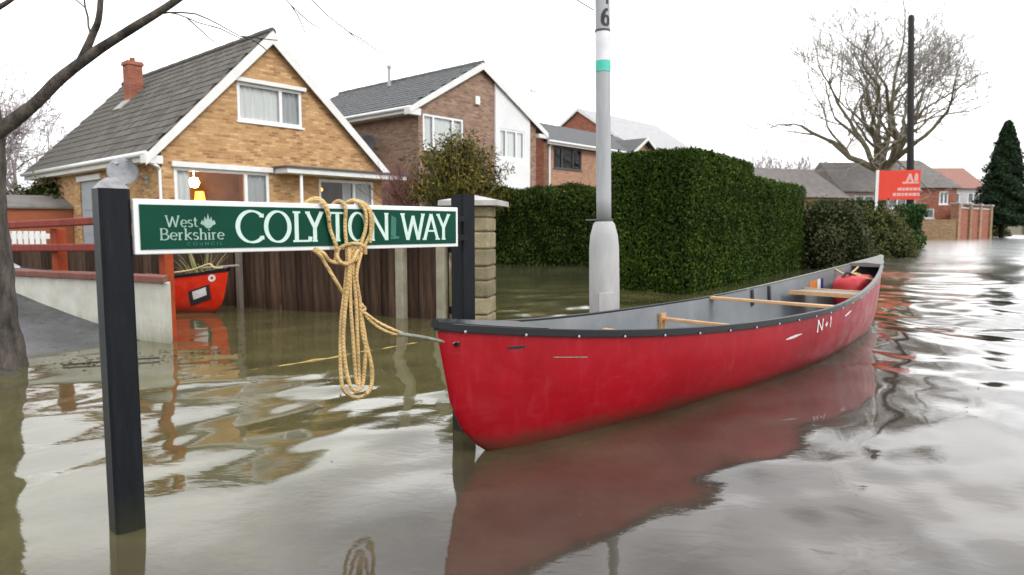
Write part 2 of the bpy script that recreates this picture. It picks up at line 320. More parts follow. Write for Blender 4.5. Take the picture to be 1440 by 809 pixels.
def ground_mat():
    m, t, p, o = new_mat('drowned ground'); g = N(t, 'ShaderNodeNewGeometry'); v = g.outputs['Position']
    d = N(t, 'ShaderNodeVectorMath', operation='DOT_PRODUCT'); d.inputs[1].default_value = (.718, -.695, 0); t.links.new(v, d.inputs[0])
    nn = noise(t, v, 1.2, 3); a = N(t, 'ShaderNodeMath', operation='ADD'); t.links.new(d.outputs['Value'], a.inputs[0]); t.links.new(nn, a.inputs[1])
    f = N(t, 'ShaderNodeMapRange'); f.inputs['From Min'].default_value = -1.5; f.inputs['From Max'].default_value = -.9; t.links.new(a.outputs[0], f.inputs[0])
    grass = ramp(t, noise(t, v, 14, 6, .75), [(.3, (.05, .055, .012)), (.55, (.15, .15, .035)), (.75, (.26, .25, .09))])
    road = ramp(t, noise(t, v, 5, 6, .7), [(.35, (.055, .042, .034)), (.7, (.11, .085, .068))])
    t.links.new(mixc(t, f.outputs[0], grass, road), p.inputs['Base Color']); p.inputs['Roughness'].default_value = .9
    return m
M['ground'] = ground_mat()

def water_mat():
    m, t, p, o = new_mat('muddy flood water'); t.nodes.remove(p)
    g = N(t, 'ShaderNodeNewGeometry'); v = g.outputs['Position']
    # silt in the water: greener over the verge and lawns, browner over the road
    d = N(t, 'ShaderNodeVectorMath', operation='DOT_PRODUCT'); d.inputs[1].default_value = (.718, -.695, 0); t.links.new(v, d.inputs[0])
    nn = noise(t, v, .8, 3); a = N(t, 'ShaderNodeMath', operation='ADD'); t.links.new(d.outputs['Value'], a.inputs[0]); t.links.new(nn, a.inputs[1])
    f = N(t, 'ShaderNodeMapRange'); f.inputs['From Min'].default_value = -1.9; f.inputs['From Max'].default_value = -.9; t.links.new(a.outputs[0], f.inputs[0])
    c = mixc(t, f.outputs[0], (.145, .132, .056), (.084, .067, .052))
    k = ramp(t, noise(t, v, 2.2, 5, .65), [(.3, (.72, .72, .72)), (.7, (1.3, 1.3, 1.3))])
    c = mixc(t, 1.0, c, k, 'MULTIPLY')
    df = N(t, 'ShaderNodeBsdfDiffuse'); t.links.new(c, df.inputs[0])
    tr = N(t, 'ShaderNodeBsdfTransparent'); tr.inputs[0].default_value = (.80, .78, .60, 1)
    m1 = N(t, 'ShaderNodeMixShader'); m1.inputs[0].default_value = .62; t.links.new(tr.outputs[0], m1.inputs[1]); t.links.new(df.outputs[0], m1.inputs[2])
    gl = N(t, 'ShaderNodeBsdfGlossy'); gl.inputs['Roughness'].default_value = .045; gl.inputs['Color'].default_value = (.95, .95, .95, 1)
    fr = N(t, 'ShaderNodeFresnel'); fr.inputs[0].default_value = 1.45
    b = N(t, 'ShaderNodeBump'); b.inputs['Strength'].default_value = .35; b.inputs['Distance'].default_value = .006
    mp_ = N(t, 'ShaderNodeMapping'); mp_.inputs['Rotation'].default_value = (0, 0, .5); mp_.inputs['Scale'].default_value = (1.0, 1.7, 1); t.links.new(v, mp_.inputs[0])
    n1 = noise(t, mp_.outputs[0], 3.0, 3, .5, .4)
    n2 = noise(t, v, .55, 2)
    am = N(t, 'ShaderNodeMapRange'); am.inputs['From Min'].default_value = .42; am.inputs['From Max'].default_value = .62; am.inputs['To Min'].default_value = .08; t.links.new(n2, am.inputs[0])
    mu = N(t, 'ShaderNodeMath', operation='MULTIPLY'); t.links.new(n1, mu.inputs[0]); t.links.new(am.outputs[0], mu.inputs[1])
    sx_ = N(t, 'ShaderNodeSeparateXYZ'); t.links.new(v, sx_.inputs[0])
    fa = N(t, 'ShaderNodeMapRange'); fa.inputs['From Min'].default_value = 5; fa.inputs['From Max'].default_value = 20; fa.inputs['To Min'].default_value = 1; fa.inputs['To Max'].default_value = 4.5; t.links.new(sx_.outputs[1], fa.inputs[0])
    ra_ = N(t, 'ShaderNodeMapRange'); ra_.inputs['From Min'].default_value = 4; ra_.inputs['From Max'].default_value = 22; ra_.inputs['To Min'].default_value = .045; ra_.inputs['To Max'].default_value = .20; t.links.new(sx_.outputs[1], ra_.inputs[0]); t.links.new(ra_.outputs[0], gl.inputs['Roughness'])
    mu2 = N(t, 'ShaderNodeMath', operation='MULTIPLY'); t.links.new(mu.outputs[0], mu2.inputs[0]); t.links.new(fa.outputs[0], mu2.inputs[1])
    fine = N(t, 'ShaderNodeMath', operation='MULTIPLY_ADD'); fine.inputs[1].default_value = .16; t.links.new(noise(t, mp_.outputs[0], 16.0, 3, .6, .3), fine.inputs[0]); t.links.new(mu2.outputs[0], fine.inputs[2])
    t.links.new(fine.outputs[0], b.inputs['Height'])
    t.links.new(b.outputs[0], gl.inputs['Normal']); t.links.new(b.outputs[0], fr.inputs['Normal'])
    f2 = N(t, 'ShaderNodeMath', operation='MULTIPLY', use_clamp=True); f2.inputs[1].default_value = 1.18; t.links.new(fr.outputs[0], f2.inputs[0])
    m2 = N(t, 'ShaderNodeMixShader'); t.links.new(f2.outputs[0], m2.inputs[0]); t.links.new(m1.outputs[0], m2.inputs[1]); t.links.new(gl.outputs[0], m2.inputs[2])
    t.links.new(m2.outputs[0], o.inputs[0]); return m
M['water'] = water_mat()

# ---------------------------------------------------------------- helpers
def tag(o, label=None, cat=None, group=None, kind=None):
    if label: o['label'] = label
    if cat: o['category'] = cat
    if group: o['group'] = group
    if kind: o['kind'] = kind
    return o
def empty(name, loc, rz=0, label=None, cat=None, group=None):
    o = bpy.data.objects.new(name, None); o.empty_display_size = .2; col.objects.link(o)
    o.location = loc; o.rotation_euler = (0, 0, rz); return tag(o, label, cat, group)
def link(name, me, m, parent=None, smooth=False):
    if m is not None: me.materials.append(m)
    if smooth:
        me.polygons.foreach_set('use_smooth', [True]*len(me.polygons))
    o = bpy.data.objects.new(name, me); col.objects.link(o)
    if parent: o.parent = parent
    return o
class MB:
    def __init__(s): s.v = []; s.f = []
    def add(s, vs, fs):
        b = len(s.v); s.v += [tuple(q) for q in vs]; s.f += [tuple(b+i for i in f) for f in fs]; return s
    def box(s, x0, x1, y0, y1, z0, z1, mt=None):
        vs = [Vector((x, y, z)) for z in (z0, z1) for y in (y0, y1) for x in (x0, x1)]
        if mt: vs = [mt @ q for q in vs]
        return s.add(vs, [(0, 2, 3, 1), (4, 5, 7, 6), (0, 1, 5, 4), (2, 6, 7, 3), (0, 4, 6, 2), (1, 3, 7, 5)])
    def prism(s, poly, ext):
        """poly: 3D points in order, ext: extrusion vector"""
        n = len(poly); P = [Vector(q) for q in poly]; E = Vector(ext)
        return s.add(P + [q+E for q in P], [tuple(range(n))[::-1], tuple(range(n, 2*n))] + [(i, (i+1) % n, n+(i+1) % n, n+i) for i in range(n)])
    def tube(s, pts, rad, n=8, closed=False, caps=True):
        pts = [Vector(q) for q in pts]; k = len(pts)
        if isinstance(rad, (int, float)): rad = [rad]*k
        tang = []
        for i in range(k):
            a = pts[(i-1) % k] if (closed or i) else pts[0]; b = pts[(i+1) % k] if (closed or i < k-1) else pts[-1]
            q = (b-a); tang.append(q.normalized() if q.length > 1e-9 else Vector((0, 0, 1)))
        up = Vector((0, 0, 1)) if abs(tang[0].z) < .9 else Vector((1, 0, 0))
        nrm = (up - tang[0]*up.dot(tang[0])).normalized(); base = len(s.v)
        for i in range(k):
            nrm = (nrm - tang[i]*nrm.dot(tang[i])); nrm = nrm.normalized() if nrm.length > 1e-6 else tang[i].orthogonal().normalized()
            bn = tang[i].cross(nrm)
            for j in range(n):
                an = 2*PI*j/n; q = pts[i] + (nrm*math.cos(an)+bn*math.sin(an))*rad[i]; s.v.append(tuple(q))
        for i in range(k if closed else k-1):
            a = base+i*n; b = base+((i+1) % k)*n
            for j in range(n): s.f.append((a+j, a+(j+1) % n, b+(j+1) % n, b+j))
        if caps and not closed:
            s.f.append(tuple(base+j for j in range(n))[::-1]); s.f.append(tuple(base+(k-1)*n+j for j in range(n)))
        return s
    def lathe(s, prof, n=24, o=(0, 0, 0)):
        base = len(s.v)
        for r, z in prof:
            for j in range(n):
                a = 2*PI*j/n; s.v.append((o[0]+r*math.cos(a), o[1]+r*math.sin(a), o[2]+z))
        for i in range(len(prof)-1):
            for j in range(n):
                a = base+i*n; s.f.append((a+j, a+(j+1) % n, a+n+(j+1) % n, a+n+j))
        s.f.append(tuple(base+j for j in range(n))[::-1]); s.f.append(tuple(base+(len(prof)-1)*n+j for j in range(n)))
        return s
    def mesh(s, name):
        me = bpy.data.meshes.new(name); me.from_pydata(s.v, [], s.f); me.update(); return me
    def build(s, name, m, parent=None, smooth=False, bevel=0):
        o = link(name, s.mesh(name), m, parent, smooth)
        if bevel:
            b = o.modifiers.new('bevel', 'BEVEL'); b.width = bevel; b.segments = 2; b.limit_method = 'ANGLE'
        return o
def np_mesh(name, V, F):
    me = bpy.data.meshes.new(name); V = np.asarray(V, dtype=np.float32); F = np.asarray(F, dtype=np.int32)
    me.vertices.add(len(V)); me.vertices.foreach_set('co', V.ravel()); k = F.shape[1]
    me.loops.add(F.size); me.loops.foreach_set('vertex_index', F.ravel())
    me.polygons.add(len(F)); me.polygons.foreach_set('loop_start', np.arange(0, F.size, k, dtype=np.int32))
    me.update(calc_edges=True); return me
def unit(a): return a/np.maximum(np.linalg.norm(a, axis=1, keepdims=True), 1e-9)
def leaves(name, P, Nn, ll, lw, m, parent=None, droop=0, spread=.8, up=0):
    """many small kite-shaped leaves, folded a little, at points P facing roughly Nn"""
    n = len(P); nn = unit(Nn + rng.normal(0, spread, (n, 3)))
    t = rng.normal(0, 1, (n, 3)); t[:, 2] += up - droop; t = unit(t - nn*np.sum(t*nn, 1, keepdims=True)); b = np.cross(nn, t)
    s = rng.uniform(.6, 1.35, (n, 1)); l = ll*s; w = lw*s*rng.uniform(.7, 1.2, (n, 1))
    V = np.stack([P, P + t*l*.5 + b*w*.5 + nn*l*.08, P + t*l, P + t*l*.5 - b*w*.5 + nn*l*.08], 1).reshape(-1, 3)
    F = np.arange(4*n).reshape(n, 4)
    o = link(name, np_mesh(name, V, F), m, parent); o['kind'] = 'stuff'; return o
def surf(poly_holes, flip, mapf, thick, name, m, parent):
    """a wall: 2D outline plus rectangular openings, given thickness; mapf(a, b, depth) -> 3D"""
    loops = [[Vector((a, b, 0)) for a, b in l] for l in poly_holes]
    tri = tessellate_polygon(loops); flat = [q for l in loops for q in l]; n = len(flat); mb = MB()
    vs = [mapf(q.x, q.y, 0) for q in flat] + [mapf(q.x, q.y, thick) for q in flat]
    fs = [tuple(t) for t in tri] + [tuple(n+i for i in t[::-1]) for t in tri]; k = 0
    for l in loops:
        c = len(l)
        for i in range(c): fs.append((k+i, k+(i+1) % c, n+k+(i+1) % c, n+k+i))
        k += c
    mb.add(vs, fs); return mb.build(name, m, parent)

# stroke lettering: each glyph a list of polylines in a unit box, drawn with a broad pen
def arc(cx, cy, rx, ry, a0, a1, n=16): return [(cx+rx*math.cos(math.radians(a0+(a1-a0)*i/n)), cy+ry*math.sin(math.radians(a0+(a1-a0)*i/n))) for i in range(n+1)]
G = {
 'C': (.86, [arc(.48, .5, .45, .5, 48, 312, 26), [(.79, .80), (.80, .92)], [(.79, .20), (.80, .08)]]),
 'O': (.98, [arc(.49, .5, .46, .5, 0, 360, 32)]),
 'L': (.62, [[(.14, 0), (.14, 1)], [(.02, .985), (.27, .985)], [(.02, .015), (.58, .015)], [(.58, .0), (.60, .16)]]),
 'Y': (.80, [[(.08, 1), (.42, .47)], [(.74, 1), (.42, .47)], [(.42, 0), (.42, .48)], [(-.02, .985), (.2, .985)], [(.64, .985), (.84, .985)], [(.3, .015), (.54, .015)]]),
 'T': (.74, [[(.37, 0), (.37, 1)], [(.0, .985), (.74, .985)], [(.01, .99), (0, .86)], [(.73, .99), (.74, .86)], [(.25, .015), (.49, .015)]]),
 'N': (.9, [[(.12, 0), (.12, 1)], [(.12, .98), (.78, .02)], [(.78, 0), (.78, 1)], [(.0, .985), (.2, .985)], [(.68, .985), (.88, .985)], [(.02, .015), (.22, .015)]]),
 'W': (1.25, [[(.1, 1), (.36, .0)], [(.36, 0), (.64, .92)], [(.62, .92), (.88, .0)], [(.88, 0), (1.14, 1)], [(0, .985), (.22, .985)], [(1.03, .985), (1.23, .985)]]),
 'A': (.86, [[(.1, 0), (.43, 1)], [(.43, 1), (.76, 0)], [(.22, .34), (.64, .34)], [(0, .015), (.2, .015)], [(.65, .015), (.87, .015)]]),
 'e': (.55, [[(.06, .34), (.5, .34)], arc(.28, .32, .23, .31, 0, 320, 14)]),
 's': (.45, [arc(.22, .48, .16, .15, 30, 220, 8) + arc(.22, .17, .17, .16, 80, -150, 8)]),
 't': (.4, [[(.16, .85), (.16, .12), (.24, .02), (.38, .08)], [(.02, .62), (.34, .62)]]),
 'B': (.68, [[(.12, 0), (.12, 1)], [(.02, .985), (.32, .985)] + arc(.32, .75, .22, .235, 90, -90, 8) + [(.12, .515)], [(.12, .515), (.34, .515)] + arc(.36, .26, .26, .245, 90, -90, 8) + [(.02, .015)]]),
 'r': (.42, [[(.12, 0), (.12, .62)], [(.12, .46)] + arc(.27, .46, .14, .15, 150, 50, 5), [(.02, .01), (.24, .01)], [(.0, .61), (.12, .61)]]),
 'k': (.6, [[(.12, 0), (.12, 1)], [(.0, .98), (.12, .98)], [(.12, .28), (.46, .62)], [(.22, .36), (.54, .0)], [(.36, .61), (.56, .61)], [(.02, .01), (.24, .01)]]),
 'h': (.6, [[(.12, 0), (.12, 1)], [(.0, .98), (.12, .98)], [(.12, .45)] + arc(.3, .42, .17, .19, 150, 0, 8) + [(.47, .0)], [(.02, .01), (.22, .01)], [(.38, .01), (.56, .01)]]),
 'i': (.26, [[(.12, 0), (.12, .62)], [(.12, .82), (.12, .93)], [(.01, .61), (.12, .61)], [(.02, .01), (.22, .01)]]),
 'U': (.8, [[(.12, 1), (.12, .35)] + arc(.4, .35, .28, .34, 180, 360, 12) + [(.68, 1)]]),
 'I': (.28, [[(.14, 0), (.14, 1)]]),
 '6': (.62, [arc(.31, .3, .25, .29, 0, 360, 20), [(.07, .36), (.09, .6), (.2, .84), (.36, .98), (.5, .99)]]),
 '1': (.34, [[(.2, 0), (.2, 1)], [(.2, 1), (.05, .82)]]),
 '+': (.5, [[(.05, .45), (.45, .45)], [(.25, .22), (.25, .7)]]),
}
_layer = [0]
def letters(text, x0, x1, y0, y1, mapf, thick=.15, thin=.07, pen=15, mb=None, gap=.1, layer=.00006):
    """lay text between x0..x1, y0..y1 of a mapping mapf(x, y, h) -> 3D"""
    mb = mb or MB(); adv = [G[c][0] if c != ' ' else .5 for c in text]; tot = sum(adv)+gap*(len(text)-1)
    sx = (x1-x0)/tot; sy = y1-y0; x = x0; pn = math.radians(pen)
    for c, a in zip(text, adv):
        if c != ' ':
            for pl in G[c][1]:
                _layer[0] = (_layer[0]+1) % 9; h = .0004+_layer[0]*layer
                P = [Vector((x+px*sx, y0+py*sy)) for px, py in pl]; L_, R_ = [], []
                for i, q in enumerate(P):
                    d = P[min(i+1, len(P)-1)]-P[max(i-1, 0)]
                    if i == 0: d = P[1]-P[0]
                    d.normalize(); ang = math.atan2(d.y, d.x)
                    w = sy*(thin+(thick-thin)*abs(math.sin(ang+pn)))*.5; nr = Vector((-d.y, d.x))
                    L_.append(q+nr*w); R_.append(q-nr*w)
                vs = [mapf(q.x, q.y, h) for q in L_] + [mapf(q.x, q.y, h) for q in R_]; n = len(P)
                mb.add(vs, [(i, n+i, n+i+1, i+1) for i in range(n-1)])
        x += (a+gap)*sx
    return mb
def smooth_path(pts, sub=5):
    P = [Vector(p) for p in pts]; out = []
    for i in range(len(P)-1):
        a, b, c, d = P[max(i-1, 0)], P[i], P[i+1], P[min(i+2, len(P)-1)]
        for k in range(sub):
            t = k/sub
            out.append(.5*((2*b)+(-a+c)*t+(2*a-5*b+4*c-d)*t*t+(-a+3*b-3*c+d)*t**3))
    return out+[P[-1]]

# ================================================================ THE SETTING
def axis_steps(lo, a, b, hi, d, g):
    xs = list(np.arange(a, b, d)); s = d; x = b
    while x < hi: xs.append(x); s *= g; x += s
    xs.append(hi); s = d; x = a-d; left = []
    while x > lo: left.append(x); s *= g; x -= s
    left.append(lo); return np.array(left[::-1]+xs)
def grid_mesh(name, xs, ys, zf):
    Xg, Yg = np.meshgrid(xs, ys); Z = zf(Xg, Yg); V = np.stack([Xg, Yg, Z], -1).reshape(-1, 3); nx = len(xs); ny = len(ys)
    i = (np.arange(ny-1)[:, None]*nx+np.arange(nx-1)[None]).ravel(); return np_mesh(name, V, np.stack([i, i+1, i+nx+1, i+nx], 1))
def sstep(x, a, b): t = np.clip((x-a)/(b-a), 0, 1); return t*t*(3-2*t)
def ground_z(x, y):
    k = .718*x-.695*y
    z = -.42+.14*sstep(-k, 1.9, 2.1)
    z = z+1.0*sstep(y, 104, 125)+.9*sstep(-x, 22, 34)+.9*sstep(x, 150, 180)
    return z+.02*np.sin(x*1.3+y*.7)*np.sin(y*.9-x*.4)
g = link('ground', grid_mesh('ground', axis_steps(-3000, -8, 20, 3000, 1.0, 1.12), axis_steps(-300, -5, 30, 4000, 1.0, 1.1), ground_z), M['ground'], smooth=True)
tag(g, kind='structure')

def water_z(x, y):
    r = np.random.default_rng(11)
    sp = np.maximum(.028, np.maximum((y-7)*.035, np.maximum((x-4.5)*.035, (-3-x)*.035)))   # local grid spacing
    wx = x+.22*np.sin(.9*y+.4*x)+.10*np.sin(2.3*x-1.1*y); wy = y+.2*np.sin(.8*x-.5*y+1)+.1*np.sin(2.0*y+1.7*x)
    calm = .5+.5*np.sin(.85*wx+.3*wy+1.2)*np.sin(.6*wy-.5*wx+.4)
    right = sstep(.75*x-.3*y, -1.2, 1.6)
    amp = .20+.45*calm**1.6+.85*right*(.35+.65*calm)
    amp = amp*(.42+.58*sstep(y, 1.4, 3.6)+.35*sstep(x, .3, 1.2)*(1-sstep(y, 2.2, 3.6)))
    z = np.zeros_like(x)
    for k in range(26):
        lam = .13*(1.145**k); th = r.normal(2.25, .75); ph = r.uniform(0, 6.28); sl = .0085*(1 if lam > .25 else .55)
        fade = np.clip(1.6-sp*4/lam, 0, 1)
        z += fade*sl*lam/6.283*np.sin(6.283/lam*(wx*math.cos(th)+wy*math.sin(th))+ph)
    z = z*amp*2.9
    # fine wrinkles drifting off the bow
    return z
w = link('flood_water', grid_mesh('flood_water', axis_steps(-40, -3, 4.5, 190, .03, 1.035), axis_steps(-6, .6, 7, 128, .03, 1.035), water_z), M['water'], smooth=True)
tag(w, kind='structure')

# yellow line along the drowned kerb
kb = MB(); a = Vector((-2.9, 3.3, 0)); b = Vector((-.55, 5.87, 0)); d = (b-a).normalized(); n = Vector((d.y, -d.x, 0))
for k in range(4):
    p = a+d*(k*.86); q = a+d*(k*.86+.85); kb.prism([p-n*.0+Vector((0, 0, -.5)), q+Vector((0, 0, -.5)), q-n*.12+Vector((0, 0, -.5)), p-n*.12+Vector((0, 0, -.5))], (0, 0, .38))
tag(kb.build('kerb', M['kerb_stone']), kind='structure')
yl = MB(); P = []
for k in range(40):
    t = k/39; P.append((-2.12+1.42*t, 3.36+1.66*t+.012*math.sin(k*.9), -.0060+.003*math.sin(k*1.7)))
tag(yl.tube(P, .0085, 6).build('rope', M['yellow_cord'], smooth=True), 'thin yellow cord trailing half sunk in the water before the dark board fence', 'rope')

# tarmac path rising out of the water beside the cream wall
WA = Vector((-2.505, 4.955, 0)); WD = Vector((-.873, .488, 0)); WN = Vector((-.488, -.873, 0))   # wall end, run, towards path
def path_z(s, t): # s along WD from wall end, t towards the camera side
    return .155*(s-.38)-.02*t
pm = MB(); ns, nt_ = 26, 10
for i in range(ns+1):
    for j in range(nt_+1):
        s = -1.2+i*.42; t = -.02+j*.22; p = WA+WD*s+WN*t; pm.v.append((p.x, p.y, min(path_z(s, t), .62)+.006*math.sin(i*1.7+j)))
for i in range(ns):
    for j in range(nt_):
        a_ = i*(nt_+1)+j; pm.f.append((a_, a_+nt_+1, a_+nt_+2, a_+1))
nb = len(pm.v)
for i in range(ns+1):
    for j in (0, nt_):
        v = pm.v[i*(nt_+1)+j]; pm.v.append((v[0], v[1], -.5))
for i in range(ns):
    pm.f.append((i*(nt_+1), nb+2*i, nb+2*i+2, (i+1)*(nt_+1))); pm.f.append((i*(nt_+1)+nt_, (i+1)*(nt_+1)+nt_, nb+2*i+3, nb+2*i+1))
tag(pm.build('path', M['tarmac'], smooth=False), kind='structure')

# ================================================================ HOUSES
HA = math.atan2(.753, .658)
def window(parent, x0, x1, z0, z1, y, mull=(), fw=.07, glass='glass', curtains=(), frame='pvc', axis='x', room=True, sill=True, transom=None, roommat='room'):
    """frame bars, panes, curtains in an opening of a wall lying at depth y (axis x) or at x=y (axis y)"""
    def B(mb, a0, a1, d0, d1, c0, c1):
        if axis == 'x': mb.box(a0, a1, y+d0, y+d1, c0, c1)
        else: mb.box(y+d0, y+d1, a0, a1, c0, c1)
    f = MB(); B(f, x0, x1, -.02, .06, z0, z0+fw); B(f, x0, x1, -.02, .06, z1-fw, z1)
    B(f, x0, x0+fw, -.02, .06, z0+fw, z1-fw); B(f, x1-fw, x1, -.02, .06, z0+fw, z1-fw)
    for mx_ in mull: B(f, mx_-fw*.55, mx_+fw*.55, -.025, .055, z0+fw, z1-fw)
    w_ = f.build('window', M[frame], parent)
    xs = [x0+fw]+[q for m_ in mull for q in (m_-fw*.55, m_+fw*.55)]+[x1-fw]
    for i in range(0, len(xs), 2):
        p = MB(); B(p, xs[i], xs[i+1], .02, .026, z0+fw, z1-fw); p.build('pane', M[glass], w_)
    if sill:
        s = MB(); B(s, x0-.05, x1+.05, -.09, -.021, z0-.05, z0); s.build('sill', M[frame], w_)
    for (c0, c1, cm) in curtains:
        c = MB(); k = max(8, int((c1-c0)/.03)); v0 = len(c.v)
        for i in range(k+1):
            aa = c0+(c1-c0)*i/k; dd = y+.09+.025*math.sin(i*1.25)+.01*math.sin(i*.43)
            for zz in (z0, z1): c.v.append((aa, dd, zz) if axis == 'x' else (dd, aa, zz))
        for i in range(k): c.f.append((2*i, 2*i+2, 2*i+3, 2*i+1))
        c.build('curtain', M[cm], w_, smooth=True)
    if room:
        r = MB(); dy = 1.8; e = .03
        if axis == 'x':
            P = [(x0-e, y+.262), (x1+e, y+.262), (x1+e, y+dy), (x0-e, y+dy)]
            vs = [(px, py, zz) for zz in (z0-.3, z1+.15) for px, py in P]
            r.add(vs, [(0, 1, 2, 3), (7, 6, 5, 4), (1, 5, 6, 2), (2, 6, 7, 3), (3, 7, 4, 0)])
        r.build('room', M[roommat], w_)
    return w_
def tile_mesh():
    mb = MB(); w2, l_, th = .162, .42, .02
    prof = [(-w2, 0), (-w2*.55, .010), (-w2*.1, .002), (w2*.35, .012), (w2*.96, .001)]
    for xx in (0, l_):
        for yy, zz in prof: mb.v.append((xx, yy, zz+th))
    for xx in (0, l_):
        for yy, zz in prof: mb.v.append((xx, yy, zz))
    for i in range(4):
        mb.f.append((i, i+5, i+6, i+1)); mb.f.append((10+i, 11+i, 16+i, 15+i))
    mb.f += [(0, 1, 2, 3, 4, 14, 13, 12, 11, 10), (0, 10, 15, 5), (4, 9, 19, 14)]
    return mb
def tiled_slope(roof, ex, ez, rx, rz, y0, y1, mat, singles=300, near=None):
    """tiles course by course on the slope from eave (ex, ez) to ridge (rx, rz), running y0..y1 (local to the house)"""
    sl = math.hypot(rx-ex, rz-ez); ang = math.atan2(rz-ez, rx-ex); nrow = int(sl/.335)+1; ncol = int((y1-y0)/.33)
    tm = tile_mesh(); me = tm.mesh('tile'); me.materials.append(mat); spots = []
    for r_ in range(nrow):
        for c in range(ncol):
            s = r_*sl/nrow-.03; yy = y0+.165+(c+(.5 if r_ % 2 else 0))*.33
            if yy > y1-.1: continue
            spots.append((s, yy, random.uniform(-.004, .004), random.uniform(-.012, .012)))
    if near: spots.sort(key=near)
    rest = MB()
    for i, (s, yy, dz, tw) in enumerate(spots):
        cx = ex+math.cos(ang)*s; cz = ez+math.sin(ang)*s+.012+dz
        if i < singles:
            o = bpy.data.objects.new('tile', me); col.objects.link(o); o.parent = roof; o.location = (cx, yy, cz); o.rotation_euler = (0, -(ang-.05), tw)
        else:
            mt = Matrix.Translation((cx, yy, cz)) @ Matrix.Rotation(-(ang-.05), 4, 'Y') @ Matrix.Rotation(tw, 4, 'Z')
            rest.add([mt @ Vector(q) for q in tm.v], tm.f)
    if rest.v: tag(rest.build('roof_tiles', mat, roof), kind='stuff')
def ridge_tiles(roof, rx, rz, y0, y1, mat):
    k = int((y1-y0)/.42)
    rt = MB()
    for i in range(k):
        a = y0+i*(y1-y0)/k
        rt.tube([(rx, a, rz-.05), (rx, a+(y1-y0)/k*.97, rz-.05)], .12+.006*(i % 2), 8)
    rt.build('ridge_tiles', mat, roof)

# ---- house one: yellow brick chalet house, steep gable to the road
H1 = empty('chalet_house', (-8.98, 17.2, 0), HA, 'yellow brick chalet house with a steep white edged gable and a lit downstairs window', 'house')
ex0, rx, ex1, ez0, rz, ez1 = 0.0, 3.42, 7.55, 2.76, 6.36, 2.62; DY = 10.9
wins = [(2.40, 4.40, 3.80, 4.86), (.62, 3.28, 1.0, 2.42), (4.92, 6.98, 1.0, 2.34)]
front = [(.32, -.5), (7.32, -.5), (7.32, 2.80), (rx, 6.28), (.32, 2.98)]
surf([front]+[[(a, c), (b, c), (b, d), (a, d)] for a, b, c, d in wins], 0, lambda a, b, d: (a, .2+d, b), .25, 'wall', M['brick_gold'], H1)
side = [(.452, -.5), (DY, -.5), (DY, 2.85), (.452, 2.85)]
gd = (4.55, 6.4, -.3, 2.28)
surf([side, [(gd[0], gd[2]), (gd[1], gd[2]), (gd[1], gd[3]), (gd[0], gd[3])]], 0, lambda a, b, d: (.32+d, a, b), .13, 'wall', M['brick_gold'], H1)
surf([side], 0, lambda a, b, d: (7.32-d, a, b), .13, 'wall', M['brick_gold'], H1)
surf([[(.46, -.5), (7.18, -.5), (7.18, 2.8), (rx, 6.2), (.46, 2.9)]], 0, lambda a, b, d: (a, DY-d, b), .12, 'wall', M['brick_gold'], H1)
roof = MB()
for (ax, az, bx, bz, sgn) in ((ex0, ez0, rx, rz, 1), (ex1, ez1, rx, rz, -1)):
    roof.prism([(ax, .03, az), (bx, .03, bz), (bx, .03, bz-.16), (ax, .03, az-.16)], (0, DY+.1, 0))
R1 = roof.build('roof', M['slate'], H1)
tiled_slope(R1, ex0-.05, ez0, rx-.02, rz, .02, DY+.1, M['slate'], 300, near=lambda q: q[1]+abs(q[0]-2.5)*.6)
ridge_tiles(R1, rx, rz+.05, .02, DY+.1, M['slate'])
for (ax, az, bx, bz) in ((-.12, ez0-.12, rx, rz), (ex1+.05, ez1-.05, rx, rz)):
    MB().prism([(ax, 0, az+.02), (bx, 0, bz+.02), (bx, 0, bz-.34), (ax, 0, az-.24)], (0, .028, 0)).build('bargeboard', M['white'], H1)
MB().box(-.14, .30, .031, .30, 2.46, 2.66).build('box_end', M['white'], H1)
MB().box(-.02, .02, .031, DY+.1, 2.52, 2.72).box(.021, .34, .301, DY+.05, 2.52, 2.545).build('fascia', M['white'], H1)
gm = MB(); gm.tube([(-.09, .05, 2.70), (-.09, DY+.1, 2.70)], .065, 10); gm.build('gutter', M['pvc'], H1, smooth=True)
MB().tube(smooth_path([(-.09, .35, 2.66), (-.06, .30, 2.54), (.12, .06, 2.42), (.24, .14, 2.33), (.25, .14, 2.1), (.25, .14, 0), (.25, .14, -.4)], 4), .038, 8).build('downpipe', M['pvc'], H1, smooth=True)
for i, wn in enumerate(wins):
    if i == 0: window(H1, *wn, .24, mull=(3.72,), curtains=((2.42, 3.1, 'curtain'), (3.0, 3.75, 'curtain'), (3.78, 4.38, 'curtain_grey')), fw=.085)
    if i == 1: W1 = window(H1, *wn, .24, mull=(2.58,), curtains=((.66, 1.06, 'curtain'), (2.66, 3.24, 'curtain_grey')), fw=.085)
    if i == 2: W2 = window(H1, *wn, .24, mull=(6.22,), curtains=((5.85, 6.2, 'curtain_grey'), (6.3, 6.95, 'curtain_grey')), fw=.085)
MB().box(2.28, 4.50, .09, .199, 4.861, 4.97).build('lintel', M['white'], H1)
MB().box(.55, 3.36, .10, .199, 2.421, 2.56).build('lintel', M['white'], H1)
lp = MB(); lp.lathe([(.01, -.14), (.09, -.12), (.14, 0), (.09, .12), (.01, .14)], 14, (1.42, .85, 2.08)); lp.tube([(1.42, .85, 2.22), (1.42, .85, 2.5)], .008, 5)
lp.build('pendant_lamp', M['lamp'], W1, smooth=True)
MB().lathe([(.16, -.22), (.11, .14)], 14, (1.72, 1.2, 1.72)).build('lamp_shade', M['lamp2'], W1)
MB().lathe([(.02, -.05), (.055, 0), (.02, .06)], 10, (5.5, .95, 2.06)).build('lamp_bulb', M['lamp2'], W2)
MB().box(gd[0]+.002, gd[1]-.002, 0, 0, 0, 0)
